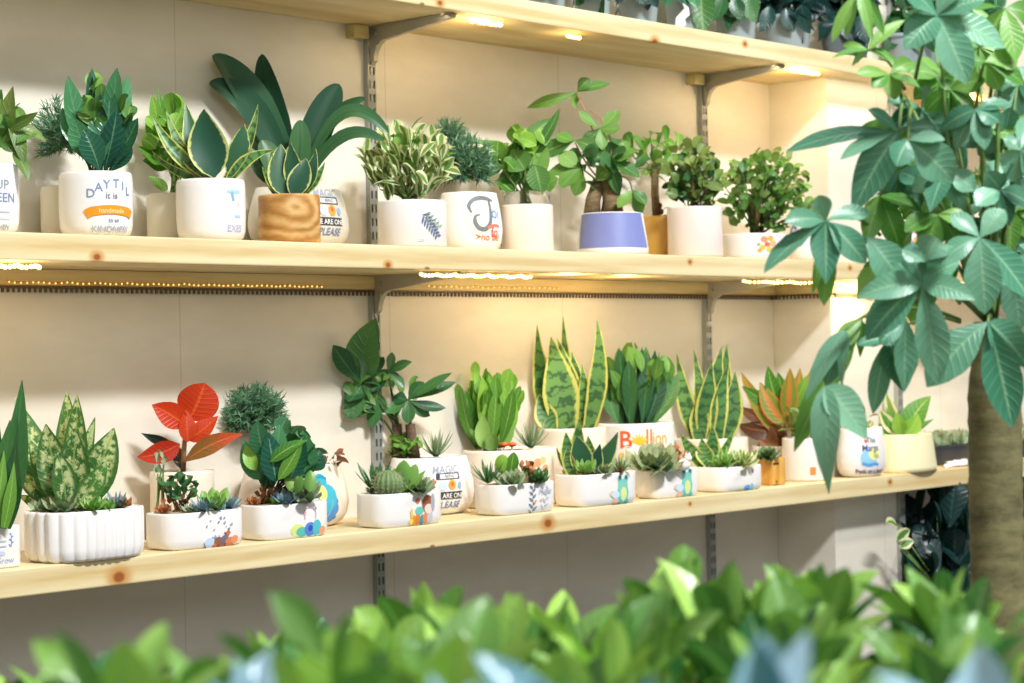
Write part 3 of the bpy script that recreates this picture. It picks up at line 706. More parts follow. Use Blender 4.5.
# 8 variegated
p = Pot('potted_plant', 'white pot with a dark leaf print and cream variegated foliage', 377, 446, 202, FR, Z2, 'cyl', 'white', group=G)
d = p.deco('print', 431, 226)
d.sprig(-9, 9, 26, 15, (104, 116, 146), 2.2, 2.45); d.sprig(-6, 10, 20, 9, (140, 164, 136), 1.4, 2.2)
d.line(-14, -16, -8, -16, 1, (190, 190, 200)); d.done()
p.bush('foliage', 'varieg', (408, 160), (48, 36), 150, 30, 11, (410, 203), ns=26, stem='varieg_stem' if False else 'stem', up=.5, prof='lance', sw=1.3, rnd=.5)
p.bush('inner_foliage', 'bright', (408, 160), (34, 24), 16, 26, 15, (410, 203), ns=0, up=.4)
# 10 glass rim pot
p = Pot('potted_plant', 'white cylinder pot with a clear glass insert and green heart-shaped leaves', 501, 553, 206, -.16, Z2, 'cyl', 'warm', group=G, soilz=.9)
mb = MB(); vs = []; fs = []; R = p.rx*.93
for i, (q, z) in enumerate(((R, .88), (R, 1.26), (R*1.02, 1.28), (R*.97, 1.28), (R*.96, .88))):
    for t in range(32): vs.append(p.c+Vector((math.cos(t*PI/16)*q, math.sin(t*PI/16)*q, z*p.H)))
for i in range(4):
    for t in range(32): fs.append((i*32+t, i*32+(t+1) % 32, (i+1)*32+(t+1) % 32, (i+1)*32+t))
mb.add(vs, fs); p.part(mb, 'glass_insert', 'glass', 'clear glass rim above the white pot')
p.bush('foliage', 'bright', (522, 158), (36, 32), 30, 29, 20, (526, 205), ns=14, droop=.3)
p.lfs('broad_foliage', 'green', [(530, 180, 545, 140, 26, 0), (520, 170, 500, 190, 20, 4), (545, 185, 558, 178, 24, 0), (510, 155, 480, 140, 22, -4), (520, 150, 555, 118, 16, -6), (525, 170, 512, 150, 26, 0, dict(ob=.03)), (535, 165, 542, 195, 24, 0, dict(ob=.04)), (500, 160, 487, 178, 18, 3), (536, 150, 560, 108, 12, 3)])
# 9 Joy pot, tufted
p = Pot('potted_plant', 'bellied white pot with a large grey letter J and a feathery round shrub', 436, 502, 194, -.105, Z2, 'belly', 'white', k=.9, group=G)
d = p.deco('lettering', 488, 220); g = (112, 120, 124)
d.disc(-8, -1, 17, 17, (246, 240, 208)); d.disc(10, 3, 9, 12, (214, 228, 242))
d.strip([(-17, 5), (-20, 12), (-15, 18), (-6, 20), (4, 19), (10, 17)], [2, 4, 4.5, 4.5, 3.5, 2], g)
d.strip([(4, 18), (5, 6), (3, -5), (-3, -11), (-10, -10), (-14, -4), (-13, 2), (-8, 3)], [3, 4, 4.5, 5, 5, 4.5, 3, 1.5], g)
d.text('oi', 12, 0, 17, (110, 136, 180)); d.strip([(0, -10), (8, -7), (17, -8)], 3, (226, 120, 100)); d.text('fo', 9, -18, 13, (222, 92, 70)); d.text('>no be!', 2, -22, 10, (196, 110, 50)); d.done()
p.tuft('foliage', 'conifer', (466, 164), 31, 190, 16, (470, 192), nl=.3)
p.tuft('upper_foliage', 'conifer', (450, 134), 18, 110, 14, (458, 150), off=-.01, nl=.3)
p.lfs('pale_foliage', 'varieg', [(458, 152, 496, 152, 12, -5), (478, 178, 452, 170, 12, -5)], prof='lance')
# palmate helper for small money trees
def palm(s, mb, c, tips, w, up=.6, off=.02, **k):
    for t in tips:
        oo = off+random.uniform(-.03, .03); s.lf(mb, c, t, w*random.uniform(.85, 1.1), random.uniform(-4, 4), ob=off, ot=oo, up=up, prof='obov', fold=.15, **k)
def mt_trunks(s, items, mat='bark_small', name='trunk'):
    for pts, r0, r1 in items:
        mb = MB(); tube(mb, [s.pt(x, y) for x, y in pts], s.px(r0), s.px(r1), 10); s.part(mb, name, mat)
# 11 periwinkle pot with money tree
p = Pot('potted_money_tree', 'blue and white tapered pot with a thick-trunked money tree', 576, 648, 214, -.2, Z2, 'cone', 'white', group=G)
mb = MB(); vs = []; fs = []; N = 60
for i in range(7):
    z = .16+.82*i/6
    for q in range(N+1):
        a = -3.75+2.45*q/N+(.12*(1-i/6)); vs.append(p.sp(a, z, .0008))
for i in range(6):
    for q in range(N): fs.append((i*(N+1)+q, i*(N+1)+q+1, (i+1)*(N+1)+q+1, (i+1)*(N+1)+q))
mb.add(vs, fs); o = p.part(mb, 'glaze_band', 'blue', 'periwinkle blue glaze on the white pot'); o.parent = p.pot
mt_trunks(p, [([(592, 216), (593, 200), (599, 180)], 9, 6), ([(612, 216), (612, 198), (606, 178)], 12, 7)])
mb = MB()
palm(p, mb, (577, 92), [(527, 108), (610, 84), (577, 109), (590, 79)], 13); palm(p, mb, (600, 128), [(579, 111), (618, 110), (620, 128), (583, 146), (602, 150)], 15)
palm(p, mb, (610, 160), [(585, 150), (640, 150), (640, 178), (620, 195), (595, 180)], 20, off=.04); palm(p, mb, (580, 168), [(548, 172), (560, 188), (575, 196), (560, 152)], 18, off=.03)
palm(p, mb, (632, 190), [(646, 205), (640, 215), (618, 208)], 14, off=.04); palm(p, mb, (575, 140), [(538, 155), (556, 134), (598, 150)], 20)
p.part(mb, 'foliage', 'green')
p.bush('inner_foliage', 'dark', (605, 165), (36, 28), 26, 28, 15, (605, 190), ns=0, prof='obov')
mb = MB()
for a, c, b in (((600, 180), (602, 140), (577, 94)), ((606, 178), (606, 150), (600, 130)), ((606, 178), (612, 168), (610, 161)), ((598, 182), (588, 172), (580, 168)), ((600, 180), (585, 165), (575, 142)), ((606, 176), (632, 172), (632, 190)), ((606, 178), (622, 130), (590, 110))): tube(mb, [bez(p.pt(*a), p.pt(*c, .01), p.pt(*b, .02), t/6) for t in range(7)], p.px(1), p.px(.7), 5)
p.part(mb, 'stem', 'stem_red')
# 12 ochre pot
p = Pot('potted_money_tree', 'ochre yellow back pot with a slim small tree between blue and pink pots', 640, 682, 217, -.085, Z2, 'cyl', 'ochre', group=G)
mt_trunks(p, [([(657, 218), (655, 195), (655, 165)], 4.5, 3.5)])
p.bush('foliage', 'bright', (652, 152), (34, 22), 44, 26, 11, (655, 172), ns=8, prof='obov', droop=.3)
p.bush('lower_foliage', 'brown', (660, 212), (10, 8), 16, 10, 6, (658, 218), ns=0)
# 13 pink pot
p = Pot('potted_plant', 'pinkish white cylinder pot with small reddish-green leaves', 667, 722, 208, FR, Z2, 'cyl', 'pink', group=G)
p.bush('foliage', 'olive', (692, 176), (34, 36), 120, 17, 11, (694, 208), ns=18, stem='stem_red')
p.bush('dark_foliage', 'dark', (694, 180), (28, 28), 40, 15, 11, (694, 208), ns=0)
# 14 low white pot
p = Pot('potted_plant', 'low white pot with an orange flower print and a dense small-leaved shrub', 722, 786, 235, -.19, Z2, 'bowl', 'white', k=.9, group=G)
d = p.deco('print', 768, 246)
for x, y, r, c in ((-4, 5, 4, (236, 150, 110)), (3, 6, 3.5, (240, 170, 80)), (-1, 0, 3, (228, 110, 80)), (6, 1, 4, (244, 180, 120)), (-6, -3, 3, (220, 180, 80)), (1, -5, 3.4, (206, 190, 90)), (7, -6, 3.4, (232, 130, 60)), (-9, -6, 2.4, (226, 160, 60)), (-10, 0, 2, (150, 180, 120))): d.disc(x, y, r, r*.8, c)
d.done()
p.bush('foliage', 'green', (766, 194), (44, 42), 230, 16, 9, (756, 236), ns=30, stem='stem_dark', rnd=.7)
p.bush('pale_foliage', 'olive', (768, 180), (46, 32), 90, 14, 8, (756, 236), ns=8, stem='stem_red', rnd=.8)
# 15, 16 behind the tree
p = Pot('potted_plant', 'white pot with a blue printed letter, just right of the low flowered pot', 788, 824, 222, -.22, Z2, 'belly', 'white', k=.9, group=G)
d = p.deco('lettering', 800, 236); d.strip([(-4, 6), (-8, 10), (-12, 5), (-10, -2), (-4, -4)], 3, (96, 120, 178)); d.line(-6, -9, 2, -9, 2, (80, 90, 110)); d.done()
p.bush('foliage', 'green', (808, 208), (14, 12), 14, 14, 9, (808, 222), ns=4)
p = Pot('potted_plant', 'white pot with red lettering on the middle shelf behind the money tree leaves', 872, 925, 222, -.25, Z2, 'round', 'white', group=G, k=.6)
d = p.deco('lettering', 912, 234); d.text('Re', 0, 0, 16, (222, 96, 80)); d.disc(6, -8, 4, 4, (240, 180, 90)); d.text('oh', -2, -13, 9, (90, 110, 110)); d.done()
p.bush('foliage', 'green', (898, 195), (34, 22), 30, 22, 13, (898, 222), ns=8)
p = Pot('potted_plant', 'plain white pot at the right end of the middle shelf behind the trunk leaves', 940, 1000, 224, -.2, Z2, 'round', 'white', group=G)
p.bush('foliage', 'green', (970, 195), (34, 26), 34, 24, 14, (970, 224), ns=8)

# ------------------------------------------------------------------ bottom shelf
G = 'planters on the lowest shelf'
FB, BB = -.2475, -.084
# 1 far left box
p = Pot('potted_snake_plant', 'square white pot with faint blue print at the far left of the lowest shelf', -34, 19, 528, -.235, Z3, 'cyl', 'white', exp=6, group=G)
d = p.deco('print', 6, 548); d.sprig(6, 2, 12, 5, (120, 150, 200)); d.line(-12, 8, 0, 8, 1.2, (180, 190, 210)); d.line(-12, 3, 0, 3, 1.2, (180, 190, 210)); d.disc(-6, -4, 5, 2.2, (190, 200, 226)); d.text('Grow', -2, -14, 9, (170, 178, 206)); d.done()
p.lfs('foliage', 'dark', [(2, 526, 22, 380, 26, 6, dict(ob=0)), (-4, 526, 10, 420, 28, 2, dict(ob=.03)), (4, 528, 16, 440, 22, 4, dict(ob=.04)), (-10, 526, -6, 385, 26, -4), (0, 528, 12, 468, 22, 2, dict(ob=.06)), (-2, 526, 18, 412, 18, 3), (-12, 528, -14, 430, 26, 0, dict(ob=.04))], prof='sword', up=.2)
p.lfs('bright_foliage', 'bright', [(4, 528, 14, 462, 12, 3, dict(ob=.07)), (-6, 528, 4, 450, 14, 2, dict(ob=.07))], prof='sword', up=.2)
# 2 fluted planter
p = Pot('planter_bowl', 'fluted white oval planter with a tall speckled leafy plant', 27, 142, 511, FB, Z3, 'bowl', 'white', k=.62, exp=3.2, soil='gravel', flute=26, seg=312, group=G)
p.lfs('speckled_foliage', 'aglao', [(62, 508, 15, 397, 32, -5, dict(ob=-.02)), (66, 508, 67, 391, 28, 3, dict(ob=-.02)), (70, 508, 77, 394, 26, 4, dict(ob=-.01)), (74, 508, 95, 417, 18, -3), (76, 508, 114, 428, 40, 6, dict(ob=.02)), (62, 506, 12, 466, 22, -4), (62, 508, 19, 495, 16, -5), (68, 508, 46, 424, 36, -5, dict(ob=.03)), (70, 508, 76, 430, 36, 0, dict(ob=.03)), (66, 508, 58, 452, 26, 3, dict(ob=.05)), (74, 508, 106, 462, 24, 5, dict(ob=.04)), (64, 508, 30, 440, 28, -4, dict(ob=.01))], prof='ovate', up=.25)
p.rosette('rosette_succulent', 'grey', (62, 499), 19, 22, .5, off=.05, label='pale green rosette succulent')
p.rosette('rosette_succulent', 'grey', (42, 501), 13, 18, .5, off=.04); p.rosette('rosette_succulent', 'lime', (94, 500), 15, 20, .5, off=.05); p.rosette('rosette_succulent', 'rust', (122, 504), 13, 20, .5, off=.04, label='rusty brown rosette succulent')
p.rosette('haworthia', 'bluesuc', (117, 497), 16, 20, .28, 30, 85, 'spike', off=.02); p.rosette('haworthia', 'bluesuc', (100, 494), 13, 16, .28, 30, 85, 'spike', off=0)
p.fill([(52, 11, 'lime'), (78, 12, 'grey'), (88, 9, 'bluesuc'), (108, 11, 'lime'), (130, 9, 'grey'), (36, 8, 'rust')])
# 4 back pot with red plant
p = Pot('potted_plant', 'cream back pot with a bright red-leaved plant', 150, 214, 473, BB, Z3, 'cyl', 'warm', k=.85, group=G)
p.lfs('red_foliage', 'red', [(189, 420, 205, 383, 42, 2, dict(prof='round', ob=0)), (186, 426, 152, 405, 26, 3, dict(ob=.03)), (187, 440, 218, 416, 19, 3, dict(ob=.03)), (180, 444, 137, 457, 22, -6, dict(ob=.03)), (188, 442, 186, 410, 18, 0, dict(ob=.035))], prof='ovate', up=.1, j=.15)
p.lfs('red_green_foliage', 'redgreen', [(184, 462, 243, 434, 19, -8, dict(ob=.03)), (180, 464, 170, 440, 14, -2)], prof='lance', up=.3)
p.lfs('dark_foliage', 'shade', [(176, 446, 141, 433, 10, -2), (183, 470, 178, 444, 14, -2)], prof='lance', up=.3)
mb = MB(); tube(mb, [p.pt(183, 476), p.pt(184, 450, .01), p.pt(186, 426, .02)], p.px(3), p.px(2.2), 8); p.part(mb, 'stem', 'redstem' if False else 'stem_red')
# 3 bowl
p = Pot('planter_bowl', 'oval white bowl with a brown and orange speckled print, in front of the red-leaved plant', 147, 242, 513, FB, Z3, 'bowl', 'white', k=.5, exp=4.2, soil='gravel', group=G)
d = p.deco('print', 222, 535)
for i in range(26): d.disc(random.uniform(-22, 18), random.uniform(-8, 18), random.uniform(.6, 1.6), random.uniform(.6, 1.4), random.choice([(130, 140, 176), (160, 172, 200), (110, 116, 150)]))
for x, y, r, c in ((-6, -6, 6, (150, 100, 80)), (2, -4, 5, (120, 112, 122)), (9, -7, 6, (224, 130, 90)), (15, -5, 5, (236, 150, 100)), (-12, -10, 4, (214, 120, 90)), (-1, -12, 5, (168, 120, 96)), (-18, -6, 6, (200, 216, 236)), (6, 2, 3, (196, 110, 70)), (17, -12, 3, (160, 120, 110))): d.disc(x, y, r, r*.8, c)
d.done()
p.bush('dark_succulent', 'dark', (178, 488), (20, 14), 44, 14, 8, (178, 512), ns=10, stem='bark_small', prof='obov', label='dark bushy jade cutting')
p.bush('rusty_succulent', 'rust', (174, 503), (13, 9), 26, 9, 5, (176, 514), ns=0)
p.bush('sprouting_succulent', 'grey', (160, 462), (8, 12), 12, 12, 6, (160, 512), ns=4, prof='obov', sw=1.3)
p.rosette('green_succulent', 'lime', (214, 494), 20, 18, .5, 25, 85, off=.03, label='bright green paddle succulent', thick=.3)
p.rosette('blue_succulent', 'bluesuc', (203, 506), 14, 40, .3, 10, 85, 'spike', off=.05); p.rosette('blue_succulent', 'bluesuc', (229, 506), 14, 40, .3, 10, 85, 'spike', off=.045)
p.fill([(192, 10, 'grey'), (218, 9, 'lime'), (164, 9, 'rust'), (234, 8, 'bluesuc')])
# 6 bellied pot with the bird
p = Pot('potted_plant', 'large bellied white pot printed with a teal and blue bird', 238, 349, 467, -.085, Z3, 'belly', 'warm', k=.52, group=G)
d = p.deco('print', 326, 496)
d.disc(4, -14, 17, 20, (86, 150, 208)); d.disc(3, -2, 14, 14, (70, 180, 206)); d.disc(-6, 14, 10, 9, (60, 178, 200)); d.strip([(-15, 16), (-6, 20), (4, 17)], 3, (40, 150, 186)); d.disc(-4, 3, 6, 8, (244, 232, 140)); d.strip([(6, -26), (12, -20), (17, -8)], 2, (110, 150, 205)); d.strip([(-2, -24), (6, -16), (10, -4)], 1.6, (130, 190, 226))
for x in (-14, -7, 1, 8): d.disc(x, -33, 5, 4, (240, 166, 110))
d.done()
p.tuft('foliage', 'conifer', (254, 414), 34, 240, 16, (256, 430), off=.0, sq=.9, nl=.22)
p.bush('small_leaves', 'brown', (330, 458), (18, 8), 14, 14, 6, (325, 468), ns=0, prof='lance')
mb = MB(); tube(mb, [p.pt(258, 472), p.pt(257, 445), p.pt(255, 420)], p.px(2.5), p.px(1.5), 6); p.part(mb, 'stem', 'bark_small')
# 5 bowl with dark glossy plant
p = Pot('planter_bowl', 'oval white bowl with a blue and green print holding a dark glossy upright plant', 241, 327, 505, FB, Z3, 'bowl', 'white', k=.5, exp=4.2, soil='gravel', group=G)
d = p.deco('print', 308, 521)
for x, y, rx, ry, c in ((-14, -8, 9, 6, (214, 228, 130)), (-8, -10, 8, 5, (96, 190, 176)), (3, -8, 8, 7, (92, 132, 212)), (12, -7, 6, 8, (90, 190, 196)), (3, -7, 3, 3, (60, 84, 170)), (-4, 8, 2, 2, (236, 190, 196)), (10, 12, 1.6, 1.6, (150, 150, 170)), (20, -10, 5, 4, (240, 160, 120))): d.disc(x, y, rx, ry, c)
d.strip([(-4, 2), (-5, 10), (2, 14), (10, 10), (10, 2)], 1, (214, 176, 186)); d.done()
p.bush('foliage', 'teal', (284, 455), (34, 32), 34, 30, 19, (266, 505), ns=8, stem='stem_dark', prof='ovate', up=.4, sw=1.4)
p.lfs('broad_foliage', 'teal', [(264, 456, 257, 420, 22, -2, dict(ob=.05)), (272, 470, 280, 424, 22, 2, dict(ob=.05)), (300, 480, 303, 430, 30, 4, dict(ob=.02)), (290, 478, 305, 436, 20, 3, dict(ob=.05)), (262, 480, 244, 440, 22, -4, dict(ob=.03)), (276, 482, 268, 432, 26, 0, dict(ob=.06)), (310, 470, 320, 450, 24, 0)], up=.2)
p.lfs('new_foliage', 'bright', [(270, 462, 308, 440, 14, -5, dict(ob=.07)), (278, 480, 302, 438, 14, 4, dict(ob=.07)), (256, 470, 246, 445, 14, -3, dict(ob=.06))])
p.bush('rusty_succulent', 'rust', (268, 495), (18, 10), 30, 16, 5, (268, 506), ns=0, prof='lance')
p.rosette('pale_succulent', 'grey', (304, 498), 22, 26, .4, off=.04); p.rosette('pale_succulent', 'bluesuc', (286, 500), 14, 20, .4, off=.045)
p.lfs('paddle_cluster', 'lime', [(292, 492, 292, 468, 15, 0, dict(prof='round', ob=.05, thick=.4)), (310, 492, 310, 470, 13, 0, dict(prof='round', ob=.05, thick=.4)), (296, 494, 302, 476, 10, 0, dict(prof='round', ob=.05, thick=.4))], up=.1, j=.1)
p.fill([(254, 9, 'rust'), (318, 10, 'grey'), (296, 9, 'bluesuc'), (278, 9, 'lime')])
# 8 bellied lettered pot with twin-trunk money tree
p = Pot('potted_money_tree', 'bellied white pot with black lettering and hearts, twin-trunk money tree', 385, 474, 459, -.085, Z3, 'belly', 'white', k=.7, group=G)
happy(p, 449, 482, .72)
mt_trunks(p, [([(398, 462), (397, 442), (397, 424)], 6.5, 5), ([(415, 462), (412, 442), (410, 424)], 6.5, 5)], 'bark_dark')
mb = MB()
palm(p, mb, (361, 383), [(376, 318), (333, 345), (348, 402), (384, 357), (402, 378), (352, 420), (388, 412)], 20)
palm(p, mb, (408, 400), [(452, 373), (456, 382), (446, 408), (424, 382), (394, 396), (430, 416), (408, 424), (384, 412)], 13)
palm(p, mb, (388, 372), [(412, 362), (404, 388), (372, 392), (392, 352)], 11); palm(p, mb, (378, 400), [(345, 418), (372, 428), (396, 418)], 15)
p.lf(mb, (360, 386), (375, 319), 36, -8, ob=.05, ot=.09, prof='ovate')
p.part(mb, 'foliage', 'dark')
p.bush('inner_foliage', 'green', (385, 394), (36, 22), 22, 24, 10, (402, 424), ns=0, prof='obov')
mb = MB()
for a, c, b in (((397, 425), (385, 400), (361, 384)), ((410, 425), (412, 410), (408, 401)), ((398, 425), (392, 395), (388, 373)), ((396, 428), (388, 412), (378, 401)), ((397, 440), (388, 425), (382, 418))): tube(mb, [bez(p.pt(*a), p.pt(*c, .01), p.pt(*b, .02), t/6) for t in range(7)], p.px(1.6), p.px(1), 5)
p.part(mb, 'stem', 'stem_dark')
p.bush('green_succulent', 'bright', (402, 446), (17, 12), 36, 14, 9, (404, 460), ns=0, prof='obov'); p.rosette('haworthia', 'grey', (436, 455), 24, 26, .16, 25, 88, 'spike', off=.04, lrange=(.7, 1))
# 7 bowl with cacti
p = Pot('planter_bowl', 'oval white bowl with an orange and teal print and a ball cactus', 357, 441, 494, FB, Z3, 'bowl', 'white', k=.5, exp=4.2, soil='gravel', group=G)
d = p.deco('print', 422, 512)
for x, y, rx, ry, c in ((-12, -8, 5, 6, (236, 150, 50)), (-6, -7, 4, 6, (226, 130, 60)), (0, -8, 3.4, 6, (46, 160, 170)), (5, -6, 4, 6, (236, 140, 90)), (11, -6, 4, 7, (200, 200, 206)), (-4, 2, 6, 4, (110, 196, 176)), (8, 8, 8, 9, (166, 96, 70)), (9, 3, 6, 5, (238, 214, 204)), (-6, 12, 3, 3, (236, 130, 90)), (15, 9, 3, 9, (170, 174, 180)), (-15, 0, 2, 5, (240, 200, 90)), (-16, -8, 3, 3, (246, 216, 100))): d.disc(x, y, rx, ry, c)
d.done()
p.ball('ball_cactus', (388, 483), 14.5, .05, label='round ribbed ball cactus')
p.rosette('spiky_succulent', 'dark', (376, 478), 26, 24, .26, 30, 88, 'spike', off=.015); p.rosette('spiky_succulent', 'dark', (388, 474), 22, 18, .28, 40, 88, 'spike', off=0)
p.lfs('paddle_cluster', 'lime', [(405, 488, 404, 460, 18, 0, dict(ob=.02, prof='round', thick=.4)), (408, 488, 416, 464, 12, 0, dict(ob=.02, prof='round', thick=.4)), (408, 490, 426, 470, 8, 0, dict(ob=.03)), (398, 488, 394, 468, 14, 0, dict(ob=.01))], up=.1, j=.1)
p.rosette('rosette_succulent', 'grey', (417, 488), 18, 30, .5, 5, 70, off=.05)
p.fill([(428, 9, 'grey'), (406, 9, 'lime'), (372, 8, 'grey')])
# 10 back pot ZZ
p = Pot('potted_plant', 'cream back pot with bright upright leaves and a spiky haworthia, orange print', 463, 558, 451, BB, Z3, 'cyl', 'warm', k=.6, group=G, exp=2.4)
d = p.deco('print', 538, 464)
for x, y, r, c in ((0, 2, 6, (240, 170, 120)), (8, 4, 5, (244, 200, 150)), (-8, -2, 4, (236, 150, 100)), (12, -4, 5, (240, 160, 110)), (3, -8, 4, (250, 220, 170))): d.disc(x, y, r, r*.7, c)
d.done()
zz = []
for i in range(20):
    a = -1+2*i/19; bx = 488+a*12
    zz.append((bx, 450, 488+a*26+random.uniform(-3, 3), 390-14*math.cos(a*1.4)+random.uniform(-6, 14), 14, a*4, dict(ob=random.uniform(-.02, .05))))
p.lfs('foliage', 'bright', zz, prof='obov', up=.2)
p.bush('upper_foliage', 'bright', (490, 400), (32, 28), 44, 26, 13, (490, 452), ns=10, up=.9, rnd=.3, droop=.05, prof='obov', dlo=.8)
p.lfs('paddle_cluster', 'lime', [(482, 448, 484, 415, 16, 0, dict(prof='round', ob=.06)), (494, 450, 490, 432, 14, 0, dict(prof='round', ob=.06)), (500, 448, 512, 424, 14, 0, dict(prof='round', ob=.05)), (492, 450, 470, 428, 10, -3, dict(ob=.05))], up=.1)
p.rosette('haworthia', 'grey', (531, 446), 24, 28, .16, 25, 88, 'spike', off=.04, lrange=(.7, 1))
p10 = p
# 9 bowl
p = Pot('planter_bowl', 'oval white bowl with a grey leaf sprig print and mixed succulents', 475, 554, 485, FB, Z3, 'bowl', 'white', k=.5, exp=4.2, soil='gravel', group=G)
d = p.deco('print', 538, 500); d.sprig(-8, -14, 26, 9, (116, 128, 146), 2.6); d.sprig(8, -10, 22, 7, (190, 196, 210), 1.6, .3); d.text('Hello', 10, 6, 9, (180, 186, 204), shear=.3); d.disc(-6, -2, 1.6, 1.6, (236, 150, 120)); d.disc(4, 0, 1.6, 1.2, (236, 170, 140)); d.done()
p.rosette('haworthia', 'dark', (488, 482), 22, 20, .16, 20, 80, 'spike', off=.04, lrange=(.7, 1)); p.rosette('haworthia', 'grey', (498, 478), 18, 20, .18, 30, 88, 'spike', off=.01)
p.lfs('paddle_cluster', 'bright', [(503, 474, 502, 454, 15, 0, dict(prof='round', ob=.02, thick=.3)), (510, 476, 514, 452, 13, 0, dict(prof='round', ob=.02, thick=.3)), (506, 486, 506, 466, 5, 0)], up=.1, j=.1)
p.rosette('rosette_succulent', 'grey', (512, 484), 16, 26, .5, 5, 75, off=.05); p.bush('rusty_succulent', 'rust', (524, 470), (12, 11), 26, 10, 5, (524, 485), ns=4); p.rosette('rosette_succulent', 'dark', (536, 478), 15, 24, .5, 10, 75, off=.03); p.rosette('rosette_succulent', 'grey', (546, 482), 12, 22, .5, 10, 75, off=.045)
p.fill([(522, 9, 'rust'), (502, 8, 'grey'), (546, 9, 'lime'), (530, 8, 'grey')])
# 11 tall back pot with snake plant
def SN(s, items, mat='snake', name='foliage'): s.lfs(name, mat, items, prof='sword', up=.15, j=.25, fold=.25, n=12)
p = Pot('potted_snake_plant', 'tall white back pot with a tall banded snake plant, behind the first dinosaur bowl', 537, 606, 430, BB, Z3, 'cyl', 'warm', k=.9, group=G)
SN(p, [(548, 430, 537, 325, 18, -3, dict(ob=-.01)), (566, 432, 551, 337, 36, 0, dict(ob=.02)), (572, 430, 563, 316, 13, -2), (580, 430, 557, 338, 20, 4), (588, 430, 597, 320, 19, 12, dict(ob=.02)), (584, 430, 582, 364, 16, 2), (552, 431, 539, 394, 22, -2, dict(ob=.04)), (578, 430, 572, 352, 24, 3), (590, 432, 592, 382, 15, 4)])
# 13 Billion pot
p = Pot('potted_plant', 'white back pot with large orange and yellow lettering and upright glossy leaves', 598, 674, 425, BB, Z3, 'cyl', 'white', k=.8, exp=2.6, group=G)
d = p.deco('lettering', 644, 438); d.text('B', -18, -8, 24, (232, 96, 50)); d.text('ll', 7, -5, 22, (240, 130, 50)); d.text('ion', 22, -5, 18, (246, 176, 60))
for i in range(7):
    a = -1.2+i*.4; d.strip([(-4, -4), (-4+math.sin(a)*5, -4+math.cos(a)*5), (-4+math.sin(a)*11, -4+math.cos(a)*11)], [3.4, 2.6, .3], (246, 190, 50))
d.disc(-22, -16, 3, 4, (246, 200, 80)); d.done()
zz = []
for i in range(26):
    a = -1+2*i/25; zz.append((636+a*16, 426, 638+a*36+random.uniform(-4, 4), 366-24*math.cos(a*1.5)+random.uniform(0, 26), 17, a*4, dict(ob=random.uniform(-.03, .05))))
p.lfs('foliage', 'dark', zz, prof='obov', up=.25)
p.bush('upper_foliage', 'green', (638, 378), (36, 34), 56, 26, 14, (638, 428), ns=12, up=.9, rnd=.3, droop=.05, prof='ovate', dlo=.75)
# 12, 14 dinosaur bowls
def dino(p, x, y):
    d = p.deco('print', x, y)
    d.disc(0, -3, 9, 11, (104, 196, 190)); d.disc(0, 4, 8, 7, (130, 206, 190)); d.disc(1, -4, 5, 7, (222, 232, 150)); d.disc(-5, 11, 3.6, 4, (130, 200, 190)); d.disc(5, 11, 3.6, 4, (130, 200, 190))
    d.disc(-5, 12, 1.8, 2.2, (60, 80, 96)); d.disc(5, 12, 1.8, 2.2, (60, 80, 96)); d.disc(-5, -12, 4, 3, (90, 180, 186)); d.disc(6, -12, 4, 3, (90, 180, 186)); d.disc(-12, -10, 5, 3, (236, 184, 150)); d.disc(-17, -3, 4, 3, (226, 200, 180)); d.disc(-12, -4, 6, 4, (200, 226, 236)); d.done()
p = Pot('planter_bowl', 'oval white bowl printed with a teal dinosaur, holding a yellow-edged snake plant', 555, 636, 475, FB, Z3, 'bowl', 'white', k=.5, exp=4.2, soil='gravel', group=G)
dino(p, 623, 490)
p.lfs('edged_foliage', 'snake', [(576, 474, 566, 432, 18, -4, dict(ob=.03)), (580, 474, 580, 416, 16, -3), (584, 474, 588, 436, 18, 6, dict(ob=.02)), (572, 474, 556, 446, 6, -4), (574, 476, 568, 446, 14, -3, dict(ob=.05))], prof='sword', up=.3, fold=.4)
p.lfs('dark_foliage', 'snake_dark', [(592, 474, 618, 432, 17, 4, dict(ob=.02)), (584, 474, 577, 436, 24, 0, dict(ob=.04, prof='ovate')), (590, 476, 600, 444, 16, 2, dict(ob=.03))], prof='sword', up=.3)
p.rosette('green_succulent', 'lime', (586, 473), 15, 22, .4, 25, 85, off=.055); p.rosette('rosette_succulent', 'grey', (603, 472), 12, 24, .5, 5, 80, off=.05); p.rosette('spiky_succulent', 'grey', (620, 466), 17, 30, .3, 10, 85, 'spike', off=.04)
p.fill([(594, 9, 'lime'), (612, 9, 'grey'), (626, 8, 'rust'), (570, 8, 'lime')])
# 15 back pot snake plant
p = Pot('potted_snake_plant', 'warm white back pot with a tall banded snake plant, right of the lettered pot', 676, 748, 440, BB, Z3, 'cyl', 'warm', k=.85, group=G)
SN(p, [(698, 442, 677, 354, 17, -5, dict(ob=.01)), (704, 440, 694, 350, 14, 3), (712, 442, 722, 346, 22, -5, dict(ob=.01)), (716, 442, 727, 344, 20, 3, dict(ob=-.01)), (724, 442, 735, 372, 22, 6, dict(ob=.02)), (706, 442, 712, 362, 22, -4, dict(ob=.03)), (718, 443, 729, 362, 18, -8, dict(ob=.04)), (700, 442, 700, 392, 20, 0, dict(ob=.04))])
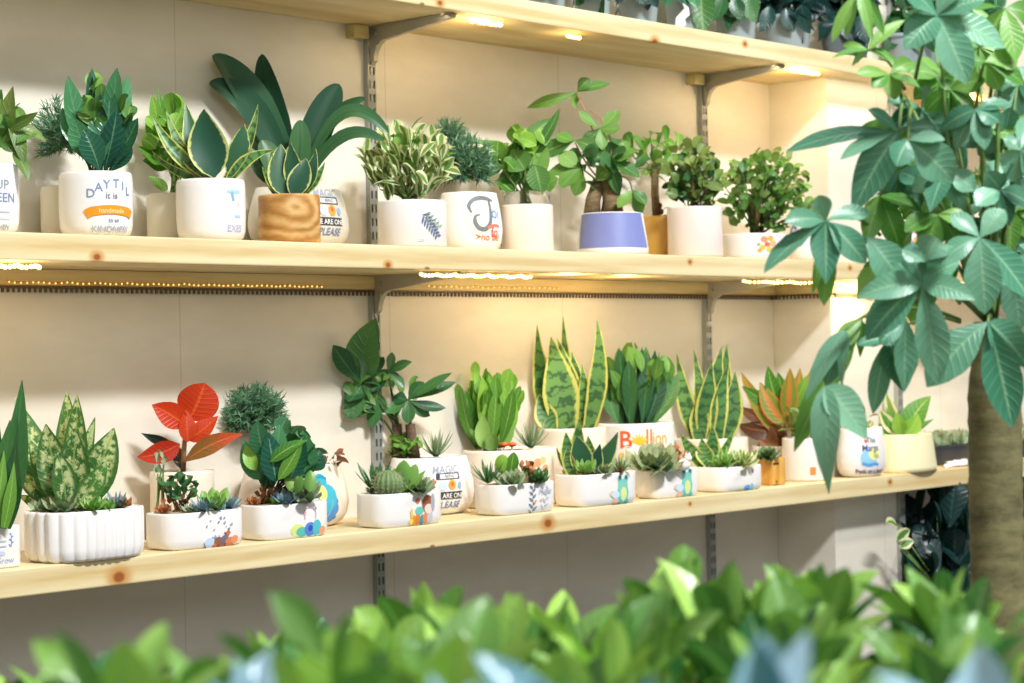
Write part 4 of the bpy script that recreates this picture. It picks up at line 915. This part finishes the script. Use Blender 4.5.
# 14
p = Pot('planter_bowl', 'oval white bowl printed with a teal dinosaur, holding one large grey-green echeveria', 636, 698, 471, FB, Z3, 'bowl', 'white', k=.5, exp=4.2, soil='gravel', group=G)
dino(p, 687, 483)
p.rosette('echeveria', 'grey', (655, 466), 27, 34, .5, 5, 70, off=.045, label='large grey-green echeveria rosette'); p.bush('rusty_succulent', 'rust', (678, 457), (14, 9), 30, 10, 6, (678, 472), ns=0); p.bush('yellow_succulent', 'croton', (664, 450), (12, 5), 16, 9, 4, (664, 470), ns=3)
p14 = p
p.fill([(672, 10, 'rust'), (643, 8, 'lime'), (666, 8, 'croton')])
# 16
p = Pot('planter_bowl', 'oval white bowl with a faint blue and green print and a small yellow-edged snake plant', 695, 761, 468, FB, Z3, 'bowl', 'white', k=.58, exp=4.2, soil='gravel', group=G)
d = p.deco('print', 745, 481)
for x, y, rx, ry, c in ((4, -9, 7, 6, (116, 160, 222)), (-8, -10, 8, 4, (206, 226, 150)), (11, -8, 4, 6, (140, 200, 210)), (4, -9, 2.6, 2.6, (80, 104, 190)), (13, 10, 1.6, 2, (200, 120, 160))): d.disc(x, y, rx, ry, c)
d.done()
p.lfs('edged_foliage', 'snake', [(704, 466, 681, 434, 15, -3, dict(ob=.03)), (710, 466, 712, 424, 16, 2, dict(ob=.02)), (714, 466, 735, 426, 8, 4), (708, 466, 702, 438, 18, -2, dict(ob=.04))], prof='sword', up=.3, fold=.3)
p.rosette('pale_succulent', 'lime', (724, 458), 18, 34, .28, 10, 85, 'spike', off=.04); p.rosette('variegated_succulent', 'varieg', (742, 454), 16, 30, .45, 5, 85, off=.03)
p.fill([(732, 10, 'grey'), (748, 9, 'bluesuc'), (718, 8, 'lime')])
# 18 croton
p = Pot('potted_plant', 'cream back pot with an orange-green and brown-leaved croton', 752, 794, 448, BB, Z3, 'cyl', 'warm', group=G, k=.8)
p.lfs('orange_foliage', 'croton', [(786, 440, 741, 372, 17, -7), (786, 430, 800, 368, 18, 5), (788, 425, 814, 366, 18, 6), (785, 425, 760, 382, 20, -5, dict(ob=.03)), (790, 430, 824, 392, 20, 4), (788, 420, 790, 368, 18, 0, dict(ob=.03)), (790, 440, 822, 412, 18, 5)], prof='ovate', up=.3)
p.lfs('green_foliage', 'bright', [(780, 410, 768, 366, 16, -3), (784, 412, 778, 372, 18, 2), (776, 405, 742, 386, 14, -4), (790, 410, 806, 376, 16, 4)], up=.3)
p.lfs('brown_foliage', 'brown', [(776, 424, 738, 406, 14, -5), (776, 430, 738, 424, 20, -6), (778, 440, 752, 452, 24, -5, dict(ob=.03)), (782, 446, 772, 424, 20, -2), (780, 452, 760, 440, 22, -3, dict(ob=.04))], up=.3)
mb = MB(); tube(mb, [p.pt(783, 452), p.pt(785, 435, .01), p.pt(786, 420)], p.px(3), p.px(2), 7); p.part(mb, 'stem', 'stem_red')
# 17 bamboo box
p = Pot('cactus_box', 'square bamboo box with a small round green cactus and dark marks', 755, 785, 460, -.225, Z3, 'cyl', 'bamboo', exp=9, soil='gravel', group=G, cat='potted cactus', potname='bamboo_box')
d = p.deco('print', 775, 472); d.strip([(-2, 9), (7, 9)], 2.4, (84, 50, 24)); d.done(); d = p.deco('print', 775, 472); d.strip([(-2, -12), (6, -12)], 1.2, (96, 60, 30)); d.strip([(0, -15), (6, -15)], .9, (96, 60, 30)); d.disc(2, -9, 1.4, 1.2, (96, 60, 30)); d.done()
p.rosette('cactus', 'cactus', (767, 458), 13, 40, .4, 0, 88, off=.02, label='small round green cactus'); p.rosette('cactus_top', 'dark', (767, 455), 11, 30, .35, 10, 88, off=.025)
# 18b white pot
p = Pot('potted_plant', 'white pot with a small orange square print, half behind a hanging tree leaf', 782, 828, 440, -.205, Z3, 'cyl', 'white', group=G)
d = p.deco('print', 812, 470); d.strip([(-2, 0), (4, 0)], 8, (240, 140, 70)); d.done()
p.bush('foliage', 'olive', (802, 424), (20, 16), 22, 20, 10, (804, 440), ns=5)
# 19
p = Pot('potted_plant', 'white rounded pot with blue and yellow seaside print, small dark leaves', 836, 886, 430, -.25, Z3, 'belly', 'white', group=G, k=.6)
d = p.deco('print', 872, 453); d.disc(-3, -4, 11, 9, (150, 206, 232)); d.disc(4, 0, 8, 6, (248, 236, 150)); d.strip([(-12, -9), (-4, -11), (4, -10), (10, -11)], 3, (90, 160, 220)); d.text('The', 0, 11, 8, (96, 130, 150)); d.heart(-7, 13, 2.4, (224, 70, 70)); d.text('Marga', -1, 3, 9, (70, 90, 140)); d.text('ita', 6, -4, 8, (120, 160, 120)); d.text('Peek on a boat', 0, -19, 6.5, (96, 60, 70)); d.done()
p.bush('foliage', 'brown', (858, 420), (16, 12), 20, 12, 7, (860, 432), ns=8, stem='stem_dark'); p.rosette('pale_succulent', 'varieg', (866, 428), 9, 20, .4, off=.02)
# 20
p = Pot('potted_plant', 'pale yellow tapered pot with a few broad striped leaves, next to the black trays', 880, 936, 436, -.25, Z3, 'cone', 'yellowish', group=G, k=.6)
p.lfs('foliage', 'bright', [(904, 434, 931, 396, 24, -5, dict(ob=.02)), (902, 434, 887, 404, 16, -3), (900, 434, 878, 424, 14, -4), (908, 436, 934, 419, 7, -2), (906, 436, 918, 414, 18, 3, dict(ob=.04)), (902, 436, 898, 412, 15, -2, dict(ob=.03))], up=.3)
p.lfs('pale_foliage', 'varieg', [(900, 432, 886, 392, 13, -2), (898, 434, 880, 410, 14, -3, dict(ob=.01))], up=.3)
# trays
def tray(px0, px1, ytop, Yc, label):
    p = Pot('seedling_tray', label, px0, px1, ytop, Yc, Z3, 'flare', 'black', k=.5, exp=6, soil='soil', cat='plant tray', group='black trays of seedlings', potname='tray', flute=60, seg=240)
    mb = MB()
    for i in range(420):
        x, y = random.uniform(-.95, .95), random.uniform(-.95, .95)
        P = p.c+Vector((x*p.rx*.95, y*p.rx*.47, p.H*.95)); h = p.px(random.uniform(7, 16))
        d = Vector((random.gauss(0, .5), random.gauss(0, .5), 1)).normalized()
        leaf(mb, P, P+d*h*.5, P+d*h, p.px(6), p.N(.5), 'obov', .1, n=4, thick=.3)
    o = p.part(mb, 'seedlings', 'grey'); o['kind'] = 'stuff'
tray(905, 975, 446, -.15, 'black ribbed tray of pale seedlings right of the pale yellow pot'); tray(985, 1062, 440, -.15, 'black tray of pale seedlings right of the tree trunk')
# crumpled white bag on the shelf edge
mb = MB(); P = atY(958, 465, -.265); P.z = Z3
blob(mb, P+ZU*.008, .012, (6.2, 1.6, 1.0), 26, 12, jit=.6)
for v in mb.v: v.z = max(v.z, Z3+.0006)
tag(mb.build('plastic_bag', M['white'], origin=(P.x, P.y, Z3+.0006)), 'crumpled white plastic bag lying on the shelf edge in front of the black tray', 'bag')
# ornaments
def mushroom(px, py, label):
    P = p10.pt(px, py, .055); z0 = p10.c.z+p10.H*.97; P.z = z0
    root = empty('mushroom_ornament', P, label, 'ornament', 'tiny mushroom ornaments'); mb = MB(); h = p10.px(9); tube(mb, [P, P+ZU*h*.7], h*.16, h*.13, 8); mb.build('stalk', M['white'], root)
    mb = MB(); blob(mb, P+ZU*h*.75, h*.5, (1, 1, .55), 12, 8); mb.build('cap', M['orangecer'], root)
mushroom(504, 451, 'tiny orange mushroom ornament under the bright paddles, left of its pair'); mushroom(512, 451, 'tiny orange mushroom ornament nearest the spiky haworthia')
P = p14.pt(684, 470, .05); P.z = p14.c.z+p14.H*.97
mb = MB(); h = p14.px(7); blob(mb, P+ZU*h*.8, h, (1.1, .9, .85), 12, 8); blob(mb, P+ZU*h*1.7+p14.R3*h*.6, h*.55, (1, 1, 1), 12, 8); blob(mb, P+ZU*h*2.2+p14.R3*h*.8, h*.25, (.6, .6, 1.2), 8, 6); blob(mb, P+ZU*h*2.2+p14.R3*h*.35, h*.25, (.6, .6, 1.2), 8, 6)
tag(mb.build('animal_figurine', M['white'], origin=P), 'tiny white animal figurine lying in the echeveria bowl', 'ornament')
# ------------------------------------------------------------------ top shelf: nursery pots
G = 'nursery pots on the top shelf'
for (x0, x1, yt, Y, mat, fm, lab) in [
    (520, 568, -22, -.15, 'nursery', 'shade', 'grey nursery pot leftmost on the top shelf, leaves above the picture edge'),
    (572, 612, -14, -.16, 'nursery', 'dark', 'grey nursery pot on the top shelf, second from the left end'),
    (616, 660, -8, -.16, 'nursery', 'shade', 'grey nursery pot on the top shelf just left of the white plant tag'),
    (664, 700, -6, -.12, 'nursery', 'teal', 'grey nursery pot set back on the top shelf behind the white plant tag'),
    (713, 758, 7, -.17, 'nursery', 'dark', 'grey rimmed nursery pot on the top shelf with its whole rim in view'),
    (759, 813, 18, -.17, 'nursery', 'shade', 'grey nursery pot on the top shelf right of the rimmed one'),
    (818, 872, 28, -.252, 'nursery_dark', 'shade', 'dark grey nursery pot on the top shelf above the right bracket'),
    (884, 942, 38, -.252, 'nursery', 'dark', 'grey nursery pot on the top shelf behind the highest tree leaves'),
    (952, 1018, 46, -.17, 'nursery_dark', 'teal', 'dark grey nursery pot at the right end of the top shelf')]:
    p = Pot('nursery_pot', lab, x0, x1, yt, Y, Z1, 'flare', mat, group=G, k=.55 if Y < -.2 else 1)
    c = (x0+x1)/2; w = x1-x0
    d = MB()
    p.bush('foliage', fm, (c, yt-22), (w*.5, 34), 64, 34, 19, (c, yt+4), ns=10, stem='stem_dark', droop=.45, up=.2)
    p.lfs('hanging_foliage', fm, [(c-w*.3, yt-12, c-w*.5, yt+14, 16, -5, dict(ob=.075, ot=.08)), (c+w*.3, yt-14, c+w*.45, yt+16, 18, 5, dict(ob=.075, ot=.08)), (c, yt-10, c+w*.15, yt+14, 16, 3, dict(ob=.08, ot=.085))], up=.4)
    if 700 < c < 750: p.lfs('light_leaf', 'green', [(702, -14, 704, 35, 26, 3, dict(ob=.11, ot=.13))], up=.1, j=.1, label='light green leaf hanging over the shelf edge')
mb = MB(); a = atY(676, 30, -.285); b = atY(690, 8, -.285)
x = a.x; z = Z1+.001; k = .0045
pts = [(0, 0), (3.2, 0), (4.6, 2), (4.2, 5), (6.5, 8), (6, 12), (3.4, 14), (4.4, 11), (2.4, 8), (.4, 5)]
n = len(pts); vs = [(x+u*k*2, -.285+w_*.003, z+v*k) for w_ in (0, 1) for u, v in pts]
mb.add(vs, [tuple(range(n)), tuple(range(n, 2*n))[::-1]]+[(i, n+i, n+(i+1) % n, (i+1) % n) for i in range(n)], smooth=False)
tag(mb.build('plant_tag', M['white'], origin=(x, -.285, z)), 'curved white plant tag standing on the top shelf edge', 'tag')

# ------------------------------------------------------------------ floor plant in the shade
def floor_pot(name, label, loc, r, h, mat, group=None, cat='potted plant', fmat=None):
    root = empty(name, loc, label, cat, group); root['_o'] = tuple(loc); c = Vector(loc)
    mb = MB(); vs = []; fs = []; N = 32; rows = [(.3, 0), (.74, 0), (.78, .05), (.97, .9), (1.03, .91), (1.03, 1), (.95, 1), (.93, .88), (.2, .86)]
    for q, z in rows:
        for t in range(N): vs.append(c+Vector((math.cos(2*PI*t/N)*q*r, math.sin(2*PI*t/N)*q*r, z*h)))
    for i in range(len(rows)-1):
        for t in range(N): fs.append((i*N+t, i*N+(t+1) % N, (i+1)*N+(t+1) % N, (i+1)*N+t))
    fs.append(tuple(range(N))[::-1]); mb.add(vs, fs); mb.build('pot', M[mat], root)
    mb = MB(); vs = [c+Vector((0, 0, h*.93))]+[c+Vector((math.cos(2*PI*t/N)*.93*r, math.sin(2*PI*t/N)*.93*r, h*.9)) for t in range(N)]
    mb.add(vs, [(0, 1+t, 1+(t+1) % N) for t in range(N)]); mb.build('soil', M['soil'], root)
    return root, c
def wbush(root, name, mat, c, R, n, L, w, base, up=.4, rnd=.5, prof='ovate', droop=.25, ns=10, view=None, fold=.2, ruf=0, smat='stem_dark', dlo=.6, sr=.004):
    mb = MB(); st = MB(); c = Vector(c); base = Vector(base)
    for i in range(n):
        d = Vector((random.gauss(0, 1), random.gauss(0, 1), random.gauss(0, 1))).normalized()*random.random()**.4
        q = c+Vector((d.x*R[0], d.y*R[1], d.z*R[2])); dd = ((q-base).normalized()+ZU*up+Vector((random.gauss(0, rnd), random.gauss(0, rnd), random.gauss(0, rnd*.7)))).normalized()
        l = L*random.uniform(.75, 1.2); P0 = q-dd*l*.4; P2 = q+dd*l*.6-ZU*l*droop; P1 = q+dd*l*.2+ZU*l*.08
        nn = Vector((random.gauss(0, .5), random.gauss(0, .5)-.4, .8)).normalized()
        leaf(mb, P0, P1, P2, w*random.uniform(.8, 1.2), nn, prof, fold, n=8, col=(random.random(), random.uniform(dlo, 1), 0, 1), ruf=ruf)
        if i < ns: tube(st, [bez(base, base.lerp(P0, .5)+ZU*.02, P0, t/6) for t in range(7)], sr, sr*.5, 6)
    mb.build(name, M[mat], root)
    if ns: st.build('stem', M[smat], root)
P = atY(940, 560, -.22)
root, c = floor_pot('floor_plant', 'dark glossy-leaved plant in the shade under the lowest shelf, left of the tree trunk', (P.x, -.22, 0), .13, .26, 'black')
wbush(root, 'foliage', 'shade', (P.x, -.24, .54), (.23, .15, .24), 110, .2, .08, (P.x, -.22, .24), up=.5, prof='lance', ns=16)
mb = MB()
for px, py, qx, qy in ((897, 541, 910, 530), (897, 526, 886, 523), (900, 548, 914, 542)):
    a = atY(px, py, -.3); b = atY(qx, qy, -.33); leaf(mb, a, (a+b)/2+ZU*.012, b, .035, Vector((-.4, -.8, .5)), 'ovate', .2)
    tube(mb, [Vector((P.x, -.22, .3)), Vector((P.x-.02, -.26, .45)), a], .003, .002, 6)
mb.build('young_foliage', M['varieg'], root)['label'] = 'pale young leaves at the left side'
P = atY(1035, 540, -.2)
root, c = floor_pot('floor_plant', 'dark-leaved plant in the shade right of the tree trunk', (P.x, -.2, 0), .13, .26, 'black')
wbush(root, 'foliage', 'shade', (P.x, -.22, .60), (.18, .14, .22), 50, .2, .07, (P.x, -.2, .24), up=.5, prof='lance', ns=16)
# ------------------------------------------------------------------ the large money tree in the aisle
TD = 2.8
base = atD(1000, 600, TD); base.z = 0
root, c = floor_pot('money_tree', 'large money tree with a ringed trunk and broad palmate leaves, right foreground', (base.x, base.y, 0), .2, .34, 'cream', cat='tree')
def tp(px, py, o=0): return atD(px, py, TD-o)
mb = MB(); tr = []
pts = [base+ZU*.3]+[tp(1000, 683), tp(998, 600), tp(996, 500), tp(995, 420), tp(994, 380), tp(991, 345), tp(988, 322)]
seg = 28; NN = 90; vs = []; fs = []; uv = []
cum = [0]
for a, b in zip(pts, pts[1:]): cum.append(cum[-1]+(b-a).length)
for i in range(NN+1):
    d = cum[-1]*i/NN; k = max(j for j in range(len(cum)-1) if cum[j] <= d+1e-9); q = pts[k].lerp(pts[k+1], (d-cum[k])/(cum[k+1]-cum[k]))
    z = i/NN; r = .0395-.004*z+.008*max(0, .25-z)*4*.5
    if z > .9: r *= 1-.45*(z-.9)/.1
    r *= 1+.025*math.sin(i*2.3)+.015*noise.noise(q*30)
    for t in range(seg):
        th = 2*PI*t/seg; w_ = 1+.03*noise.noise(Vector((math.cos(th), math.sin(th), q.z*14)))
        vs.append(q+Vector((math.cos(th)*r*w_, math.sin(th)*r*w_, 0)))
for i in range(NN):
    for t in range(seg): fs.append((i*seg+t, i*seg+(t+1) % seg, (i+1)*seg+(t+1) % seg, (i+1)*seg+t))
fs.append(tuple(range(NN*seg, (NN+1)*seg))); mb.add(vs, fs)
mb.build('trunk', M['bark'], root)
TL = MB(); TG = MB(); TS = MB()
TC = (CAM-tp(900, 200)).normalized()
def pal(c, tips, w, o=0.0, g=False, up=.55, droop=.0, ps=None):
    """palmate leaf: centre pixel, leaflet tips, o = metres nearer than the trunk"""
    C = tp(c[0], c[1], o)
    for tpx in tips:
        ww = tpx[2] if len(tpx) > 2 else w
        ot = o+(tpx[3] if len(tpx) > 3 else random.uniform(-.03, .03))
        P2 = tp(tpx[0], tpx[1], ot); L = (P2-C).length
        P1 = (C+P2)/2+ZU*L*.12+TC*L*.08
        nn = (TC+ZU*up+Vector((random.gauss(0, .25), random.gauss(0, .25), random.gauss(0, .2)))).normalized()
        leaf(TG if g else TL, C, P1, P2, ww*TD/F, nn, 'obov' if random.random() < .7 else 'ovate', .18, n=12, col=(random.random(), random.uniform(.5, 1), 0, 1), ruf=.05, rfreq=26)
    if ps:
        A = tp(ps[0], ps[1], 0); tube(TS, [bez(A, (A+C)/2+ZU*.03, C, t/6) for t in range(7)], .0028, .0018, 6)
pal((826, 221), [(819, 195, 19), (785, 222, 22), (764, 273, 27), (826, 284, 30), (866, 264, 27), (870, 213, 19)], 24, .14, ps=(880, 235))
pal((829, 232), [(824, 306, 20), (812, 295, 12)], 20, .10, True)
pal((937, 16), [(904, 50, 34), (967, 84, 34), (1004, 48, 32), (903, -14, 30), (962, -26, 30), (985, 0, 28)], 30, .16, ps=(915, 80))
pal((860, -10), [(832, 42, 13), (846, 38, 12), (872, 42, 13), (884, 35, 12)], 13, .12, True)
pal((899, 132), [(786, 152, 20), (840, 160, 18), (937, 127, 14), (852, 214, 38), (868, 110, 14)], 22, .10, ps=(905, 100))
pal((908, 140), [(953, 182, 38), (896, 166, 26), (945, 140, 20)], 26, .14, ps=(912, 110))
pal((868, 50), [(832, 58, 9), (852, 66, 10), (905, 20, 13), (842, 45, 8), (900, 66, 14)], 10, .02, True, ps=(905, 90))
pal((890, 75), [(856, 74, 14), (872, 88, 16), (912, 62, 18), (895, 100, 18), (920, 88, 16)], 16, .04, True, ps=(902, 100))
pal((922, 283), [(856, 298, 26), (866, 340, 34), (938, 384, 34), (908, 246, 26), (960, 262, 24), (895, 262, 22), (975, 300, 24)], 28, .18, ps=(985, 320))
pal((925, 262), [(938, 238, 32), (902, 250, 20), (955, 246, 24)], 28, .2)
pal((988, 322), [(927, 387, 42), (1012, 428, 38), (1030, 370, 34)], 38, .14, ps=(992, 330))
pal((980, 238), [(985, 314, 36), (940, 262, 22), (1030, 300, 34), (1005, 210, 24), (950, 215, 22)], 28, .12, ps=(992, 320))
pal((866, 236), [(902, 284, 36), (858, 262, 20)], 34, .10)
pal((880, 196), [(866, 244, 22), (900, 250, 26), (922, 212, 24), (872, 222, 22)], 24, .02, True, ps=(915, 150))
pal((885, 262), [(858, 300, 30), (884, 300, 24), (905, 282, 20)], 26, .06, True, ps=(930, 290))
pal((862, 318), [(794, 452, 26), (828, 392, 24), (860, 358, 16), (838, 350, 20)], 24, .10, True, ps=(960, 320))
pal((825, 386), [(829, 494, 30), (867, 440, 34)], 30, .2)
pal((845, 330), [(806, 400, 20), (826, 386, 24), (842, 395, 14)], 22, .16, False, ps=(930, 300))
pal((888, 338), [(873, 414, 22), (904, 392, 28), (858, 345, 20)], 24, .08, False, ps=(960, 322))
pal((906, 318), [(904, 392, 30), (880, 345, 20)], 26, .10)
pal((950, 90), [(975, 110, 22), (925, 112, 20), (985, 80, 22), (955, 128, 24), (935, 75, 16)], 20, .02, True, ps=(955, 150))
pal((985, 62), [(1018, 62, 26), (1000, 90, 22), (962, 62, 22), (1024, 84, 24)], 22, .06, True, ps=(975, 120))
pal((1005, 8), [(1016, 62, 24), (985, 44, 22), (1040, 20, 26), (975, 10, 20)], 24, .04, True, ps=(990, 100))
pal((968, 5), [(980, 40, 16), (960, 44, 14), (1000, 38, 14)], 16, -.02, True)
pal((1020, 150), [(1012, 182, 32), (1044, 175, 30), (1004, 136, 24), (1030, 120, 24)], 30, .10, ps=(1005, 230))
pal((1000, 190), [(1010, 226, 28), (976, 206, 24), (1030, 205, 24), (985, 172, 22), (1015, 165, 22)], 24, .08, ps=(995, 260))
pal((975, 110), [(940, 130, 20), (1000, 122, 22), (985, 150, 24), (955, 150, 22), (1012, 104, 18)], 20, .08, ps=(985, 180))
pal((945, 172), [(912, 192, 22), (930, 212, 26), (975, 190, 24), (965, 214, 22), (925, 165, 20)], 24, .06, ps=(975, 240))
pal((938, 215), [(905, 232, 24), (925, 256, 26), (962, 250, 24), (968, 222, 22)], 24, .06, True, ps=(980, 280))
pal((1010, 260), [(990, 290, 26), (1020, 330, 34), (1040, 280, 30), (985, 255, 22)], 28, .05, ps=(996, 320))
pal((900, 172), [(876, 190, 24), (890, 214, 28), (930, 190, 24), (918, 214, 24)], 24, .0, False, ps=(930, 210))
for i in range(26):
    x = random.uniform(890, 1035); y = random.uniform(40, 300)
    pal((x, y), [(x+random.uniform(24, 42)*math.cos(a+random.uniform(-.2, .2)), y+10+random.uniform(24, 42)*math.sin(a)) for a in (0, .9, 1.8, 2.7, 3.6, 5)], 24, random.uniform(-.16, -.02), i % 2 == 0, ps=(x*.4+990*.6, y*.4+320*.6))
top = tp(990, 325)
for (x1, y1, x2, y2, r) in ((975, 230, 905, 95, .005), (985, 220, 980, 120, .005), (996, 220, 1000, 60, .005), (960, 290, 890, 250, .005), (1002, 260, 1018, 160, .004), (950, 250, 940, 30, .004), (985, 250, 950, 150, .004)):
    tube(TS, [bez(top, tp(x1, y1, random.uniform(-.03, .03)), tp(x2, y2, random.uniform(-.05, .08)), t/10) for t in range(11)], r, r*.5, 7)
TL.build('foliage', M['tree'], root); o = TG.build('young_foliage', M['treeg'], root); o['label'] = 'bright young green leaves'; TS.build('branch', M['stem'], root)

# ------------------------------------------------------------------ foreground bench of plants
dirx = Vector((Rt.x, Rt.y, 0)).normalized(); fw = Vector((Wd.x, Wd.y, 0)).normalized()
BZ = .80
def gp(px, D):
    P = atD(px, 600, D); return Vector((P.x, P.y, BZ))
FG = []
mb = MB(); cs = [gp(-260, .75), gp(1300, .75), gp(1200, 2.2), gp(-100, 2.2)]
top_ = [(v.x, v.y) for v in cs]
bench = empty('plant_bench', (sum(v.x for v in cs)/4, sum(v.y for v in cs)/4, 0), 'wooden bench below the foreground plants', 'bench')
if True:
    prism(mb, top_[::-1] if False else top_, BZ-.04, BZ-.0008); mb.build('bench_top', trimwood, bench)
    for v in cs:
        q = v+((cs[0]+cs[2])/2-v)*.08; l = MB(); box(l, (q.x-.03, q.y-.03, 0.0005), (q.x+.03, q.y+.03, BZ-.041)); l.build('leg', trimwood, bench)
RIDGE = [(-100, 660), (20, 662), (200, 648), (330, 622), (400, 598), (470, 576), (530, 590), (565, 598), (622, 556), (665, 578), (722, 534), (765, 558), (820, 562), (880, 578), (930, 566), (1000, 568), (1200, 566)]
def ridge(x):
    for (a, ya), (b, yb) in zip(RIDGE, RIDGE[1:]):
        if x <= b: return ya+(yb-ya)*(x-a)/(b-a)
    return 590
RIDGE = [(x, y-(14 if x > 450 else 4)) for x, y in RIDGE]
COMMON = 'blurred bright green leafy plant massed in rows on the front bench'
spots = []
for r_, (D, dy) in enumerate(((1.82, -4), (1.69, 8), (1.56, 24), (1.43, 42), (1.30, 60))):
    st_ = .118*F/D; x = 20+(r_ % 2)*st_*.5
    while x < 1075:
        if not (x < 400 and D < 1.45): spots.append((x+random.uniform(-7, 7), D, ridge(x)+dy+random.uniform(-10, 14), 'fore', COMMON, .047, random.uniform(1.15, 1.55)))
        x += st_
spots += [(727, 1.62, 540, 'fore', 'tallest blurred light green plant in the foreground, standing up below the right upright', .045, 1.5),
          (455, .90, 650, 'foresheen', 'strongly blurred leaves painted with a pale bluish sheen at the bottom, left of the middle', .045, 1.2),
          (118, 1.16, 612, 'fore', 'strongly blurred dark green plant with one pointed leaf up, left end of the front bench', .06, 1.5),
          (205, 1.28, 634, 'fore', 'strongly blurred light green plant second from the left on the front bench', .055, 1.3),
          (325, 1.14, 596, 'fore', 'strongly blurred tall plant with a long leaf leaning left, front bench below the left upright', .06, 1.6),
          (440, 1.22, 606, 'fore', 'strongly blurred round-leaved plant on the front bench right of the long leaning leaf', .055, 1.4),
          (250, 1.02, 622, 'foresheen', 'strongly blurred leaf tuft painted with a bluish sheen between the dark pointed plant and the long leaning leaf', .04, 1.0),
          (105, .90, 648, 'foresheen', 'strongly blurred leaves painted with a pale bluish sheen at the bottom left corner of the picture', .05, 1.3),
          (610, .93, 634, 'foresheen', 'strongly blurred leaves painted with a pale bluish sheen at the bottom middle of the picture', .045, 1.3),
          (770, .93, 612, 'foresheen', 'strongly blurred leaf painted with a whitish blue sheen at the bottom, right of the middle', .045, 1.25),
          (985, .95, 630, 'foresheen', 'strongly blurred leaves painted with a bluish sheen at the bottom right corner of the picture', .05, 1.2)]
def tp_(x, y, D): return atD(x, y, D)
for i, (px, D, ytop, mat, lab, R0, ls) in enumerate(spots):
    c = gp(px, D); ztop = atD(px, ytop, D).z
    root, c = floor_pot('foreground_plant', lab, (c.x, c.y, BZ), min(R0*.8, .04), .08, 'nursery_dark', 'blurred plants on the front bench')
    zc = BZ+.08; H = max(.06, ztop-zc)
    mb = MB(); st = MB(); n = 22
    for k in range(n):
        f = (k+.5)/n; th = k*2.39996+i*1.3; el = min(1.5, random.uniform(.45, 1.25)+.4*f); L = random.uniform(.05, .078)*ls
        rr = R0*(.75-.45*f)
        out = Vector((math.cos(th), math.sin(th), 0)); top = zc+H*(.35+.65*f**.8)*random.uniform(.92, 1.0)
        dv = out*math.cos(el)+ZU*math.sin(el); B = c+out*rr*.4; B.z = top-L*math.sin(el)
        P2 = B+dv*L; P1 = B+dv*L*.5+ZU*.012*ls
        nn = ZU*math.cos(el)-out*math.sin(el)+Vector((random.gauss(0, .3), random.gauss(0, .3), 0))
        leaf(mb, B, P1, P2, L*random.uniform(.32, .46), nn, random.choice(('ovate', 'ovate', 'obov')), .35, n=9, col=(random.random()**.9, random.uniform(.5, 1), 0, 1))
        if k < 12: tube(st, [Vector((c.x, c.y, zc-.01)), Vector((c.x+out.x*rr*.2, c.y+out.y*rr*.2, (zc+B.z)/2)), B], .0022, .0015, 5)
    if i == len(spots)-7:
        a = tp_(px, 660, D); b = tp_(268, 592, D); leaf(mb, a, (a+b)/2+ZU*.01, b, .022, ZU*.4-fw, 'lance', .2)
    mb.build('foliage', M[mat], root); st.build('stem', M['stem'], root)

# ------------------------------------------------------------------ light
def area(loc, tgt, sx, sy, e, c):
    ld = bpy.data.lights.new('ceiling_or_fill_lamp', 'AREA'); ld.shape = 'RECTANGLE'; ld.size = sx; ld.size_y = sy; ld.energy = e; ld.color = c
    o = bpy.data.objects.new('ceiling_or_fill_lamp', ld); COL.objects.link(o); o.location = loc
    o.rotation_euler = (Vector(tgt)-Vector(loc)).to_track_quat('-Z', 'Y').to_euler()
area((2.2, -4.6, 5.2), (3.8, 0, 1.3), 1.5, .35, 480, (.97, .985, 1))
area((6.2, -2.6, 4.0), (6, 0, 1.3), 1.0, .25, 60, (1, .95, .88))
def strip(x0, x1, z, e):
    ld = bpy.data.lights.new('led_strip', 'AREA'); ld.shape = 'RECTANGLE'; ld.size = x1-x0; ld.size_y = .02; ld.energy = e; ld.color = (1, .84, .57); ld.spread = PI
    o = bpy.data.objects.new('led_strip', ld); COL.objects.link(o); o.location = ((x0+x1)/2, -.262, z)
    o.rotation_euler = (Vector((0, .45, -1))).to_track_quat('-Z', 'X').to_euler(); o.rotation_euler = Matrix.Rotation(.35, 3, 'X').to_euler()
strip(1.6, 3.6, Z2-TH-.004, .8); strip(3.6, 6.2, Z2-TH-.004, 3.2); strip(1.8, 4.4, Z1-TH-.004, .8); strip(4.4, 6.6, Z1-TH-.004, 1.9)
area((.2, -5.2, 2.9), (3.6, 0, 1.2), 2.4, 1.4, 45, (.94, .98, 1))  # soft fill added on the camera side to brighten the fronts
w = bpy.data.worlds.new('world'); scene.world = w; w.use_nodes = True
bg = w.node_tree.nodes['Background']; bg.inputs[0].default_value = (.80, .90, .92, 1); bg.inputs[1].default_value = .22
scene.view_settings.view_transform = 'Standard'; scene.view_settings.look = 'None'; scene.view_settings.exposure = 0.0; scene.view_settings.gamma = 1.0
